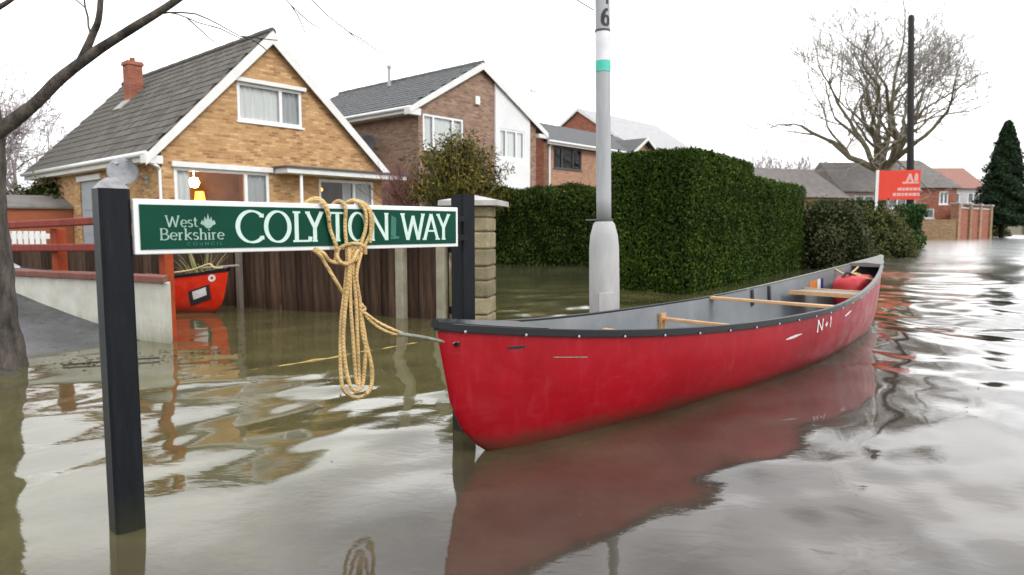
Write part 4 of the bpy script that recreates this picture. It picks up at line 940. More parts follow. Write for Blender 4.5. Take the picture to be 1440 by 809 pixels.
# ================================================================ CANOES
class Canoe:
    def __init__(s, tip, d, L_, B_, zm, zb, zs, keel=-.1, side=1):
        s.tip = Vector(tip); s.d = Vector(d).normalized(); s.n = Vector((s.d.y, -s.d.x, 0))*side; s.L = L_; s.B = B_; s.zm, s.zb, s.zs, s.keel = zm, zb, zs, keel
        s.rz = math.atan2(s.d.y, s.d.x); s.pe, s.se = 1.7, 1.65
    def b(s, t): return s.B*max(0, (1-abs(2*t-1)**(2.2 if t < .5 else s.pe)))**.9
    def zg(s, t): return s.zm+((s.zb if t < .5 else s.zs)-s.zm)*abs(2*t-1)**(2.6 if t < .5 else s.se)
    def zk(s, t):
        x = min(t, 1-t)*s.L; top = s.zg(t)
        xs = [0, .013, .034, .064, .118, .215, .37, .65]; fr = [1, .86, .72, .50, .33, .17, .055, 0]
        return s.keel+(top-s.keel)*float(np.interp(x, xs, fr))
    def pt(s, t, v, side, off=0, zmin=None):
        """v 0 keel .. 1 gunwale; returns local coordinates (x along, y across)"""
        th = v*PI/2; e = 2/(2.5-.9*abs(2*t-1)**3)
        b = max(s.b(t)+off, .0); zk, zg = s.zk(t)-off*.7, s.zg(t)
        y = b*math.sin(th)**e; z_ = zk+(zg-zk)*(1-math.cos(th)**e)
        if zmin is not None: z_ = max(z_, zmin)
        return Vector((t*s.L, -side*y, z_))
    def st(s, n): return [.5-.5*math.cos(PI*i/n) for i in range(n+1)]
    def shell(s, name, m, parent, off=0, zmin=None, n=72, k=12, mod=False):
        mb = MB(); ts = s.st(n); row = 2*k+1
        for t in ts:
            for j in range(-k, k+1): mb.v.append(tuple(s.pt(t, abs(j)/k, 1 if j > 0 else -1, off, zmin)))
        for i in range(n):
            for j in range(2*k):
                a = i*row+j; mb.f.append((a, a+row, a+row+1, a+1))
        return mb.build(name, m, parent, smooth=True)
    def gunwale(s, m, parent, w_=.022, h_=.036):
        for side in (1, -1):
            mb = MB(); ts = s.st(64)
            for t in ts:
                p = s.pt(t, 1, side); o_ = Vector((0, -side, 0))
                for dx, dz in ((w_*.75, .010), (-w_*.6, .010), (-w_*.6, -h_*.6), (w_*.75, -h_)): mb.v.append(tuple(p+o_*dx+Vector((0, 0, dz))))
            for i in range(64):
                for j in range(4): mb.f.append((i*4+j, i*4+(j+1) % 4, i*4+4+(j+1) % 4, i*4+4+j))
            mb.f += [(0, 1, 2, 3), (256, 259, 258, 257)]
            mb.build('gunwale', m, parent, bevel=.004)
    def decks(s, m, parent, ln=.34):
        for a, b_ in ((-.001, ln/s.L), (1.001, 1-ln/s.L)):
            mb = MB(); k = 8; P = []
            for i in range(k+1):
                t = a+(b_-a)*i/k; tt = min(max(t, 0), 1); w_ = max(s.b(tt), .012)+.012; z_ = s.zg(tt)+.012
                P.append(((t*s.L, -w_, z_), (t*s.L, 0, z_+.012), (t*s.L, w_, z_), (t*s.L, w_, z_-.024), (t*s.L, -w_, z_-.024)))
            for r_ in P: mb.v += list(r_)
            for i in range(k):
                for j in range(5): mb.f.append((i*5+j, i*5+(j+1) % 5, i*5+5+(j+1) % 5, i*5+5+j))
            mb.f += [(0, 1, 2, 3, 4), tuple(k*5+q for q in (4, 3, 2, 1, 0))]
            mb.build('deck_plate', m, parent)
    def bar(s, t, dz, w_, h_, m, parent, name, drop=0):
        b = s.b(t)*.97; z_ = s.zg(t)+dz; mb = MB(); k = 8
        for i in range(k+1):
            y = -b+2*b*i/k; q = 1-.45*math.sin(PI*i/k)
            for dx, dy in ((-w_*q, 0), (w_*q, 0), (w_*q, h_), (-w_*q, h_)): mb.v.append((t*s.L+dx, y, z_+dy))
        for i in range(k):
            for j in range(4): mb.f.append((i*4+j, i*4+(j+1) % 4, i*4+4+(j+1) % 4, i*4+4+j))
        mb.f += [(3, 2, 1, 0), tuple(k*4+q for q in range(4))]
        return mb.build(name, m, parent, bevel=.004)
CA = Canoe((-.27, 2.42, 0), (.695, .718, 0), 5.13, .425, .365, .505, .59, -.10)
C1 = empty('canoe', CA.tip, CA.rz, 'scuffed red open canoe with black gunwales moored by rope to the street sign', 'canoe')
CA.shell('hull', M['hull_red'], C1); CA.shell('hull_lining', M['lining'], C1, -.014, .03)
CA.gunwale(M['gun_worn_sheen'], C1, .017, .022); CA.decks(M['gun_worn_sheen'], C1, .42)
CA.bar(.545, -.012, .030, .02, M['ash'], C1, 'yoke'); 
t3 = .415; CA.bar(t3, -.09, .022, .02, M['ash'], C1, 'thwart')
for sd_ in (-1,):
    p = CA.pt(t3, .97, sd_); y = p.y*.94; MB().box(p.x-.028, p.x+.028, min(y, y+sd_*.02), max(y, y+sd_*.02), p.z-.10, p.z-.005).build('thwart_hanger', M['ash'], C1)
# stern seat, bow seat
for t, nm in ((.76, 'seat'), (.24, 'seat')):
    b = CA.b(t)*.94; z_ = CA.zg(t)-.10
    st_ = MB().box(t*CA.L-.13, t*CA.L+.13, -b*.86, b*.86, z_, z_+.02).build('seat', M['seat_web'], C1, bevel=.006)
    for dx in (-.15, .15): MB().box(t*CA.L+dx-.018, t*CA.L+dx+.018, -b*.9, b*.9, z_-.004, z_+.026).build('seat_rail', M['ash'], st_)
for t in (.645, .69):
    p = CA.pt(t, 1, -1); MB().prism([(p.x, p.y-.022, p.z-.003), (p.x+.04, p.y-.022, p.z-.003), (p.x+.03, p.y-.036, p.z-.12), (p.x-.0, p.y-.036, p.z-.12)], (0, .006, 0)).build('strap', M['strap_black'], C1)
def inner(t0, x, y, h, side=-1):
    """a point on the far inner wall; x metres along, y metres below the gunwale"""
    t = t0+x/CA.L; zg = CA.zg(t); zk = CA.zk(t); e = 2/(2.5-.9*abs(2*t-1)**3); zz = zg+y
    c_ = (1-(zz-zk)/(zg-zk))**(1/e); sn = math.sqrt(max(0, 1-min(c_, 1)**2))**e; b = CA.b(t)-.014
    return (t*CA.L, -side*(b*sn-.002-h), zz)
for nm, mt_, x0, x1 in (('sticker', 'sticker_orange', 0, .10), ('sticker', 'sticker_white', .105, .15), ('sticker', 'sticker_blue', .155, .19)):
    MB().add([inner(.805, a, b, 0) for a, b in ((x0, -.14), (x1, -.14), (x1, -.05), (x0, -.05))], [(0, 1, 2, 3)]).build(nm, M[mt_], C1)
def outer(t0, x, y, h):
    t = t0-x*-1/CA.L; zg = CA.zg(t); zk = CA.zk(t); e = 2/(2.5-.9*abs(2*t-1)**3); zz = zg+y
    c_ = (1-(zz-zk)/(zg-zk))**(1/e); sn = math.sqrt(max(0, 1-min(c_, 1)**2))**e
    return (t*CA.L, -(CA.b(t)*sn+.0015+h), zz)
o_ = letters('N+1', 0, .30, -.135, -.06, lambda x, y, h: outer(.485, x*.8, y*.85, h), .26, .16, 20, None, .25); o_.build('hull_marking', M['sticker_white'], C1)
for t0, x1, y0 in ((.405, .20, -.115), (.585, .17, -.085)):
    q = MB(); k = 6
    for i in range(k+1):
        u_ = i/k; yy = y0+.012*u_; hw = .008*math.sin(PI*(u_*.85+.1))
        q.v += [outer(t0, x1*u_, yy-hw, .0003), outer(t0, x1*u_, yy+hw, .0003)]
    for i in range(k): q.f.append((2*i, 2*i+2, 2*i+3, 2*i+1))
    q.build('paint_scrape', M['sticker_white'], C1)
q = MB()
for i in range(5): q.v += [outer(.088, .16*i/4, -.105, .0003), outer(.088, .16*i/4, -.101, .0003)]
for i in range(4): q.f.append((2*i, 2*i+2, 2*i+3, 2*i+1))
q.build('paint_scrape', M['cord_grey'], C1)
rvm = MB().lathe([(.001, -.004), (.0065, -.002), (.0065, .0), (.003, .003), (.001, .0035)], 8).mesh('rivet'); rvm.materials.append(M['metal'])
for i in range(22):
    t = .017+i*.0455
    if t > .99: break
    p = CA.pt(t, 1, 1); o = bpy.data.objects.new('rivet', rvm); col.objects.link(o); o.parent = C1; o.location = (p.x, p.y-.0175, p.z-.018); o.rotation_euler = (PI/2, 0, 0)
o = MB().box(.20, .27, -.003, 0, -.006, .005).build('name_badge', M['strap_black'], C1); p = CA.pt(.05, 1, 1); o.location = (.0, p.y-.012, p.z-.055); o.rotation_euler = (.15, 0, -.28); 
# grab loop at the bow where the painter is tied
lc = inv_.inverted()
o = MB().tube([Vector((.065, y_, .43)) for y_ in (-.045, 0, .045)], .008, 8).build('bow_toggle', M['gun_black'], C1)

# red dry bag tied in the stern
def blob(name, m, parent, c, r, seed, n=20, sq=.7, amp=.05):
    mb = MB(); rr = np.random.default_rng(seed); ph = rr.uniform(0, 6, 8)
    def sg(a, e): return math.copysign(abs(a)**e, a)
    for i in range(n+1):
        u_ = PI*i/n
        for j in range(2*n):
            v_ = PI*j/n; k = 1+amp*(math.sin(3*v_+ph[0]+2*u_)+.6*math.sin(5*u_+ph[1]+4*v_)+.4*math.sin(9*v_+ph[2]-6*u_))
            mb.v.append((c[0]+r[0]*k*sg(math.sin(u_), sq)*sg(math.cos(v_), sq), c[1]+r[1]*k*sg(math.sin(u_), sq)*sg(math.sin(v_), sq), c[2]+r[2]*k*sg(math.cos(u_), sq)))
    for i in range(n):
        for j in range(2*n): mb.f.append((i*2*n+j, i*2*n+(j+1) % (2*n), (i+1)*2*n+(j+1) % (2*n), (i+1)*2*n+j))
    return mb.build(name, m, parent, smooth=True)
BG = empty('dry_bag', CA.tip, CA.rz, 'red buoyancy bag tied into the stern of the red canoe with pale cord', 'bag')
tb = .872; zb_ = CA.zg(tb)
blob('bag_body', M['bag_red'], BG, (tb*CA.L, 0, zb_-.17), (.27, .115, .13), 4, amp=.03, sq=.5)
for (ta, tb2, c_) in ((.875, .885, .02), (.955, .89, -.04)):
    a = CA.pt(ta, 1, -1); b = CA.pt(tb2, 1, 1)
    MB().tube(smooth_path([(a.x, a.y-.01, a.z-.0), (tb*CA.L+c_, a.y*.45, zb_-.045), (tb*CA.L+c_, 0, zb_-.03), (tb*CA.L-.05+c_, b.y*.5, zb_-.055), (b.x-.05, b.y+.02, b.z-.09)], 4), .008, 6).build('lashing', M['rope_pale'], BG, smooth=True)
MB().tube(smooth_path([(tb*CA.L-.22, .05, zb_-.09), (tb*CA.L-.15, .02, zb_-.02), (tb*CA.L-.05, -.01, zb_-.055)], 4), .012, 6).build('bag_handle', M['strap_black'], BG)

# second canoe behind the cream wall
CB = Canoe((-2.79, 6.70, 0), (-.914, .405, 0), 4.6, .38, .30, .445, .45, -.10)
C2 = empty('canoe', CB.tip, CB.rz, 'orange red canoe with a black and white patch floating behind the red post', 'canoe')
CB.shell('hull', M['hull_orange'], C2); CB.shell('hull_lining', M['lining'], C2, -.014, .03); CB.gunwale(M['gun_black'], C2, .014, .02); CB.decks(M['gun_black'], C2, .2)
def outb(x, y, h):
    t = x/CB.L; zg = CB.zg(t); zk = CB.zk(t); e = 2/(2.5-.9*abs(2*t-1)**3); zz = zg+y
    c_ = (1-min(.999, max(0, (zz-zk)/(zg-zk))))**(1/e); sn = math.sqrt(max(0, 1-min(c_, 1)**2))**e
    return (x, (CB.b(t)*sn+.003+h), zz)
def patch(x0, x1, y0, y1, sk, h, m, nm):
    q = MB(); n_ = 6
    for i in range(n_+1):
        for j in range(n_+1):
            a = x0+(x1-x0)*i/n_; q.v.append(outb(a, y0+(y1-y0)*j/n_-sk*(a-x0), h))
    for i in range(n_):
        for j in range(n_): a = i*(n_+1)+j; q.f.append((a, a+n_+1, a+n_+2, a+1))
    return q.build(nm, M[m], C2)
patch(.18, .40, -.27, -.12, .22, .001, 'strap_black', 'patch'); patch(.215, .355, -.225, -.145, .22, .003, 'sticker_white', 'patch_label')
q = MB(); q.v = [outb(.15+.036*math.cos(i*PI/8), -.065+.036*math.sin(i*PI/8), .001) for i in range(16)]+[outb(.15+.014*math.cos(i*PI/8), -.065+.014*math.sin(i*PI/8), .001) for i in range(16)]
q.f = [(i, (i+1) % 16, 16+(i+1) % 16, 16+i) for i in range(16)]; q.build('round_badge', M['sticker_white'], C2)
# loose rope and stuff on top of the second canoe
MB().tube(smooth_path([(.62, .1, .40), (.42, .06, .43), (.30, .03, .47), (.22, .02, .49), (.14, .03, .455), (.05, .02, .46)], 5), .010, 6).build('deck_line', M['rope_pale'], C2, smooth=True)
MB().tube([(.45, -.05, .44), (-.02, -.12, .475)], .011, 6).build('paddle_shaft', M['concrete_post'], C2)

# strap leaved plant behind the second canoe
PL = empty('garden_plant', (-3.22, 7.12, 0), 0, 'straggly pale strap leaved plant behind the orange red canoe', 'plant')
P = []; 
for i in range(30):
    a = random.uniform(0, 2*PI); t_ = random.uniform(.5, 1.0); lean = random.uniform(.1, .55)
    base = Vector((random.uniform(-.06, .06), random.uniform(-.05, .05), .1)); mb = MB(); pr = None; w_ = random.uniform(.010, .02)
    rows = []
    for k in range(7):
        u_ = k/6; r = lean*u_**1.3*t_; q = base+Vector((math.cos(a)*r, math.sin(a)*r*.5, t_*.85*u_-.45*lean*u_*u_)); ww = w_*(1-u_*.85)
        rows.append((q+Vector((-math.sin(a)*ww, math.cos(a)*ww, 0)), q-Vector((-math.sin(a)*ww, math.cos(a)*ww, 0))))
    mb.v = [tuple(x_) for r in rows for x_ in r]; mb.f = [(2*k, 2*k+1, 2*k+3, 2*k+2) for k in range(6)]
    mb.build('leaf', M['weed'], PL)
# ================================================================ LAMP POST
LP = empty('lamp_post', (.635, 4.62, 0), 0, 'tall grey lamp post with wide lower section and number stickers', 'lamp post')
MB().lathe([(.102, -.45), (.102, .45), (.100, .72), (.092, .80), (.072, .875), (.052, .90)], 32).build('base_section', M['galv_base'], LP, smooth=True)
MB().lathe([(.050, .9005), (.050, 1.05), (.047, 2.6), (.042, 5.6)], 28).build('shaft', M['galv'], LP, smooth=True)
MB().lathe([(.056, .893), (.060, .895), (.060, .909), (.0515, .912)], 24).tube([(-.055, -.02, .903), (-.125, -.03, .903)], .006, 6).build('clamp_band', M['leadgrey'], LP)
MB().box(-.05, .05, -.1045, -.098, .05, .42).build('access_door', M['galv_base'], LP, bevel=.01)
hd = MB(); hd.tube(smooth_path([(0, 0, 5.55), (0, 0, 5.8), (.15, -.1, 5.98), (.6, -.4, 6.05)], 5), .03, 10); hd.build('arm', M['galv'], LP, smooth=True)
MB().box(.5, 1.05, -.12, .12, 6.0, 6.12, Matrix.Rotation(-.58, 4, 'Z')).build('lantern', M['galv'], LP, bevel=.03)
def wrap(z0, z1, r, a0, a1, m, nm):
    q = MB(); k = 16
    for i in range(k+1):
        a = a0+(a1-a0)*i/k
        for zz in (z0, z1): q.v.append((r*math.cos(a), r*math.sin(a), zz))
    for i in range(k): q.f.append((2*i, 2*i+2, 2*i+3, 2*i+1))
    return q.build(nm, M[m], LP, smooth=True)
wrap(1.93, 2.13, .0505, -PI*.98, -.02, 'label_white', 'sticker')
wrap(1.875, 1.945, .0512, -PI*.95, -.10, 'label_teal', 'sticker')
wrap(2.13, 2.145, .0520, -PI*1.0, PI, 'print_black' if False else 'leadgrey', 'band')
RR = lambda x, y, h: ((.0497+h)*math.cos(-PI/2+x/.0497), (.0497+h)*math.sin(-PI/2+x/.0497), y)
mb = MB(); letters('6', -.012, .042, 2.165, 2.265, RR, .24, .13, 10, mb, 0); letters('1', .008, .040, 2.30, 2.39, RR, .2, .12, 10, mb, 0); mb.build('number', M['print_black'], LP)

# ================================================================ TELEGRAPH POLE, ESTATE BOARD
TP = empty('telegraph_pole', (16.3, 28, 0), 0, 'tall dark wooden telegraph pole behind the red board', 'telegraph pole')
MB().lathe([(.15, -.4), (.135, 3), (.11, 9.25), (.05, 9.3)], 14).build('pole', M['tele'], TP, smooth=True)
for k in range(9): MB().tube([(-.14, 0, 4.4+k*.45), (-.27, 0, 4.4+k*.45)] if k % 2 else [(.14, 0, 4.4+k*.45), (.27, 0, 4.4+k*.45)], .015, 5).build('step', M['tele'], TP)
mb = MB(); n_ = 4200; zz = rng.uniform(-.05, 1.75, n_); aa = rng.uniform(0, 6.283, n_); rr = .36+.12*np.sin(zz*5)+rng.normal(0, .07, n_)
Pn = np.stack([rr*np.cos(aa), rr*np.sin(aa), zz], 1); Nn = np.stack([np.cos(aa), np.sin(aa), 0*aa+.3], 1)
IV = empty('ivy', (16.1, 27.7, 0), 0, 'dark ivy wrapped thickly round the foot of the telegraph pole', 'ivy'); leaves('foliage', Pn, Nn, .10, .08, M['ivy_leaf'], IV)
EB = empty('estate_board', (11.95, 22.5, 0), -.30, 'red estate agent board with pale print on a white wooden post', 'sign')
MB().box(-.07, .015, -.035, .035, -.4, 2.72).build('post', M['sign_white'], EB, bevel=.006)
MB().box(.016, 1.22, -.012, .012, 1.76, 2.70).build('board', M['board_red'], EB, bevel=.004)
BD = lambda x, y, h: (x*1.31, -.0125-h, 1.76+(y-1.54)*1.31)
mb = MB()
letters('A', .62, .78, 1.98, 2.17, BD, .22, .14, 0, mb, 0)
mb.add([BD(.54, 1.97, .0008), BD(.90, 1.97, .0008), BD(.90, 1.93, .0008), BD(.54, 1.93, .0008)], [(0, 1, 2, 3)]); mb.add([BD(.80, 1.99, .0008), BD(.88, 1.99, .0008), BD(.88, 2.14, .0008), BD(.84, 2.19, .0008), BD(.80, 2.14, .0008)], [(0, 1, 2, 3, 4)])
x = .44
for k, wd in enumerate((.09, .05, .07, .06, .09, .05)):
    mb.add([BD(x, 1.76, .0008), BD(x+wd, 1.76, .0008), BD(x+wd, 1.83, .0008), BD(x, 1.83, .0008)], [(0, 1, 2, 3)]); x += wd+.018
x = .34
for k, wd in enumerate((.07, .09, .05, .08, .06, .09, .05)):
    mb.add([BD(x, 1.63, .0008), BD(x+wd, 1.63, .0008), BD(x+wd, 1.70, .0008), BD(x, 1.70, .0008)], [(0, 1, 2, 3)]); x += wd+.016
mb.build('board_print', M['board_pink'], EB)

TP.rotation_euler = (0, -.045, 0); LP.rotation_euler = (0, -.018, 0)
# ================================================================ HEDGES AND BUSHES
def rbox_points(n, sx, sy, sz, z0, rnd=.12, lump=.05, seed=1, faces='xyXYZ'):
    """points and normals over the outside of a box with rounded upper edges; local, x 0..sx, y 0..sy"""
    r = np.random.default_rng(seed); A = {'x': sy*sz, 'X': sy*sz, 'y': sx*sz, 'Y': sx*sz, 'Z': sx*sy}; w_ = np.array([A[f] for f in faces]); pick = r.choice(len(faces), n, p=w_/w_.sum())
    a = r.uniform(0, 1, n); b = r.uniform(0, 1, n); P = np.zeros((n, 3)); Nn = np.zeros((n, 3))
    for i, f in enumerate(faces):
        k = pick == i
        if f in 'xX': P[k] = np.stack([np.full(k.sum(), 0. if f == 'x' else sx), a[k]*sy, b[k]*sz], 1); Nn[k] = (-1 if f == 'x' else 1, 0, 0)
        elif f in 'yY': P[k] = np.stack([a[k]*sx, np.full(k.sum(), 0. if f == 'y' else sy), b[k]*sz], 1); Nn[k] = (0, -1 if f == 'y' else 1, 0)
        else: P[k] = np.stack([a[k]*sx, b[k]*sy, np.full(k.sum(), sz)], 1); Nn[k] = (0, 0, 1)
    # round the edges
    c = np.clip(P, [rnd, rnd, -9], [sx-rnd, sy-rnd, sz-rnd]); d = P-c; ln = np.linalg.norm(d, axis=1, keepdims=True); m_ = ln[:, 0] > rnd
    P[m_] = (c+d/np.maximum(ln, 1e-6)*rnd)[m_]; Nn = unit(Nn+np.where(m_[:, None], d/np.maximum(ln, 1e-6), 0))
    q = P*np.array([1, 1, 1]); wob = np.sin(q[:, 0]*3.1+q[:, 2]*1.3+seed)+np.sin(q[:, 1]*3.7-q[:, 2]*2.1)+.6*np.sin(q[:, 0]*7.3+q[:, 2]*6.1+q[:, 1]*5)
    P = P+Nn*(wob[:, None]*lump*.5)+Nn*(r.normal(0, .016, (n, 1))-.07*(r.uniform(0, 1, (n, 1)) < .18)*r.uniform(0, 1, (n, 1))); P[:, 2] += z0
    return P, Nn
def hedge(name, o, rz_, sx, sy, z0, z1, n, m, label, ll=.048, lw=.022, cat='hedge', lump=.010, rnd=.04, up=1.2, seed=1, faces='xyXYZ'):
    h = empty(name, o, rz_, label, cat)
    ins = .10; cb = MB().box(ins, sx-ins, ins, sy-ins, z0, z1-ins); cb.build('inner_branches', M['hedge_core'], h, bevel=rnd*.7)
    P, Nn = rbox_points(n, sx, sy, z1-z0, z0, rnd, lump, seed, faces); leaves('foliage', P, Nn, ll, lw, M[m], h, up=up, spread=.75)
    return h
ha = math.atan2(5.32, 3.69); HL = math.hypot(3.69, 5.32)
hu = Vector((math.cos(ha), math.sin(ha), 0)); hv = Vector((-math.sin(ha), math.cos(ha), 0)); cor = Vector((2.35, 8.91, 0))
hedge('clipped_hedge', cor, ha, HL*.415, 1.25, -.3, 1.86, 75000, 'hedge', 'tall clipped green hedge with square corner behind the lamp post and canoe', seed=2)
hedge('clipped_hedge', cor+hu*(HL*.415+.01), ha, HL*.6, 1.1, -.3, 1.66, 48000, 'hedge', 'lower clipped green hedge continuing the tall hedge along the road', seed=3, lump=.02)
hedge('garden_hedge', (-1.15, 16.1, 0), math.atan2(-.55, 2.3), 4.0, 1.3, -.3, 1.78, 38000, 'hedge_dark', 'dark clipped hedge across the flooded lawn beyond the stone pier', ll=.07, lw=.035, rnd=.4, lump=.1, seed=4)
hedge('garden_hedge', (2.4, 15.3, 0), .1, 3.4, 1.2, -.3, 1.75, 5000, 'hedge_dark', 'dark garden hedge hidden beyond the tall clipped hedge', ll=.08, lw=.04, rnd=.3, seed=5)
hedge('far_hedge', (14.4, 32, 0), 0, 3.0, 1.2, -.3, 2.05, 7000, 'hedge_dark', 'dark level hedge behind the red estate board', ll=.12, lw=.06, seed=6)
def bush(name, o, r, n, m, label, cat='bush', ll=.06, lw=.035, lobes=((0, 0, 0, 1),), z0=-.2, up=.2, spread=.8, core=True, thick=.05, seed=1):
    h = empty(name, o, 0, label, cat); rr = np.random.default_rng(seed); Ps = []; Ns = []
    tot = sum(l[3]**2 for l in lobes)
    for (lx, ly, lz, s_) in lobes:
        k = int(n*s_*s_/tot); u_ = unit(rr.normal(0, 1, (k, 3))); u_[:, 2] = np.abs(u_[:, 2])*1.0-.18*(rr.uniform(0, 1, k))
        wob = 1+.09*np.sin(u_[:, 0]*6+lx*3)+.08*np.sin(u_[:, 1]*7+u_[:, 2]*5)+rr.normal(0, thick, k)-.12*rr.uniform(0, 1, k)**3
        q = u_*np.array(r)*s_*wob[:, None]+np.array([lx, ly, lz]); k2 = q[:, 2]+0 > z0; Ps.append(q[k2]); Ns.append(u_[k2])
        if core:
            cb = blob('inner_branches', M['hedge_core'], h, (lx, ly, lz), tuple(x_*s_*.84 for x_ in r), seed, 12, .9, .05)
    leaves('foliage', np.concatenate(Ps), np.concatenate(Ns), ll, lw, M[m], h, up=up, spread=spread); return h
bush('rounded_bush', (7.35, 15.3, 0), (.92, 1.3, 1.5), 22000, 'hedge_dull', 'rounded dark olive bush at the far end of the clipped hedge', lobes=((-.55, -.3, 0, 1), (.25, .9, -.05, .95), (.95, 2.1, -.25, .8)), ll=.07, lw=.04, seed=2)
bush('rounded_bush', (11.3, 20.5, 0), (1.05, 1.5, 1.5), 18000, 'hedge_olive', 'paler olive bush below the red estate board', lobes=((-.9, -.4, .05, .95), (.1, 1.0, 0, 1.0), (.95, 2.6, -.05, .95)), ll=.08, lw=.045, seed=3)
bush('far_bush', (48.3, 70, 0), (2.0, 2, 2.9), 1800, 'hedge_olive', 'small yellow green bush at the foot of the conifer', ll=.3, lw=.2, seed=4)
bush('far_bush', (-15.6, 23.5, 0), (2.4, 1.4, 2.7), 5200, 'hedge_olive', 'green bush behind the orange shed', ll=.14, lw=.08, seed=5)

# the evergreen shrub in front of the brown house
SHB = empty('evergreen_shrub', (-1.25, 15.6, 0), 0, 'bushy yellow green shrub in front of the brown brick house', 'shrub')
rr = np.random.default_rng(5); Ps = []; Ns = []; stems = MB()
for i in range(210):
    a = rr.uniform(0, 6.283); el = rr.uniform(-.35, 1.5); ln = rr.uniform(.7, 1.1)*(1.14 if rr.uniform() < .15 else 1); d_ = np.array([math.cos(a)*math.cos(el), math.sin(a)*math.cos(el), math.sin(el)])
    tip = np.array([0, 0, 1.75])+d_*np.array([1.15, .95, 1.08])*ln; stems.tube([(0, 0, -.3), tuple(np.array([0, 0, .9])*.5+tip*.45), tuple(tip)], [.022, .012, .004], 4, caps=False)
    k = 85; t = rr.uniform(.2, 1.05, k); q = np.array([0, 0, 1.35])*(1-t[:, None])+tip*t[:, None]+rr.normal(0, .07, (k, 3)); Ps.append(q); Ns.append(np.tile(d_, (k, 1))+rr.normal(0, .3, (k, 3)))
stems.build('stems', M['stem'], SHB); leaves('foliage', np.concatenate(Ps), np.concatenate(Ns), .105, .032, M['shrub_leaf'], SHB, up=.6, spread=.9)

# ================================================================ BARE TREES
def grow(mb_big, mb_small, p, d, ln, r, depth, rr, spread=.55, up=.15, seg=4, wig=.12, kids=(2, 3), thin=.012, shrink=.72, rmin=.001):
    r = max(r, rmin); pts = [Vector(p)]; d = Vector(d).normalized(); rad = [r]
    for i in range(seg):
        d = (d+Vector(rr.normal(0, wig, 3))+Vector((0, 0, up*.3))).normalized(); pts.append(pts[-1]+d*ln/seg); rad.append(r*(1-(1-shrink)*(i+1)/seg))
    big = r > thin
    (mb_big if big else mb_small).tube(pts, rad, 6 if r > .08 else (5 if big else 3), caps=False)
    if depth == 0: return
    for k in range(int(rr.integers(kids[0], kids[1]+1))):
        t = 1.0 if k == 0 else rr.uniform(.35, .95); i = min(int(t*seg), seg); q = pts[i]
        ax = Vector(rr.normal(0, 1, 3)); ax = (ax-d*ax.dot(d)).normalized(); an = spread*rr.uniform(.5, 1.25)*(.6 if k == 0 else 1.1)
        nd = (d*math.cos(an)+ax*math.sin(an)+Vector((0, 0, up*.5))).normalized()
        grow(mb_big, mb_small, q, nd, ln*rr.uniform(.62, .88), rad[i]*(.80 if k == 0 else .58), depth-1, rr, spread, up, max(3, seg-1), wig, kids, thin, shrink, rmin)
def bare_tree(name, o, trunk_h, r, limbs, ln, depth, label, big='bark_far', small='twig_far', seed=1, lean=(.15, .9), kids=(2, 3), spread=.5, up=.12, thin=.02, root=-.5, shrink=.72, xs=1.0, wig=.10, rmin=.004):
    t = empty(name, o, 0, label, 'tree'); rr = np.random.default_rng(seed); tm = MB(); bb, sm = MB(), MB()
    tm.tube(smooth_path([(0, 0, root), (0, 0, trunk_h*.3), (.05, 0, trunk_h*.7), (0, 0, trunk_h)], 3), [r*1.35]+[r*1.15]*3+[r]*3+[r*.9]*3, 12, caps=False)
    for i in range(limbs):
        a = 2*PI*(i+rr.uniform(-.25, .25))/limbs; el = rr.uniform(*lean)
        grow(bb, sm, (0, 0, trunk_h*rr.uniform(.82, .99)), (math.cos(a)*math.sin(el)*xs, math.sin(a)*math.sin(el), math.cos(el)), ln*rr.uniform(.8, 1.15), r*.5, depth, rr, spread, up, 5, wig, kids, thin, shrink, rmin)
    tm.build('trunk', M[big], t, smooth=True); bb.build('branches', M[big], t, smooth=True)
    if sm.v: tag(sm.build('twigs', M[small], t), kind='stuff')
    return t
bare_tree('large_bare_tree', (24.9, 46.5, 0), 4.7, .44, 11, 3.7, 7, 'large spreading bare tree with tangled crown behind the telegraph pole', seed=9, lean=(.08, 1.0), up=.08, thin=.028, kids=(2, 3), spread=.66, wig=.15, rmin=.013)
bare_tree('bare_tree', (-20.5, 27, 0), 2.0, .14, 6, 2.0, 6, 'pale bare birch like tree just left of the chalet roof', small='twig_pale', big='twig_pale', seed=4, lean=(.1, .6), up=-.02, thin=.02, rmin=.008, kids=(2, 4))
bare_tree('bare_tree', (-17.6, 24.5, 0), 1.6, .12, 6, 1.7, 5, 'small pale bare tree behind the orange shed', small='twig_pale', big='twig_pale', seed=5, lean=(.1, .7), up=-.02, thin=.02, rmin=.008, kids=(2, 4))
bare_tree('bare_tree', (-21.5, 25.5, 0), 2.2, .14, 6, 2.1, 6, 'pale bare tree behind the trunk at the left edge', small='twig_pale', big='twig_pale', seed=6, lean=(.1, .6), up=0, thin=.02, rmin=.008, kids=(2, 3))
for i, (x_, y_, s_, lb) in enumerate(((27.5, 78, 8, 'leftmost of the distant pale bare trees above the clipped hedge'), (31.0, 81, 9, 'middle one of the distant pale bare trees above the clipped hedge'), (34.0, 83, 8, 'distant pale bare tree above the bungalow roof'))):
    bare_tree('distant_tree', (x_, y_, 0), 3.0, .2, 6, 2.7, 4, lb, small='twig_pale', big='twig_pale', seed=30+i, lean=(.1, .6), thin=.03, up=.1, rmin=.02, kids=(2, 4))
bare_tree('bare_shrub', (-2.35, 15.8, 0), .9, .03, 9, .56, 4, 'bare reddish shrub left of the yellow green shrub', small='twig_red', big='twig_red', seed=8, lean=(.1, .9), thin=.01, kids=(2, 4), rmin=.004)

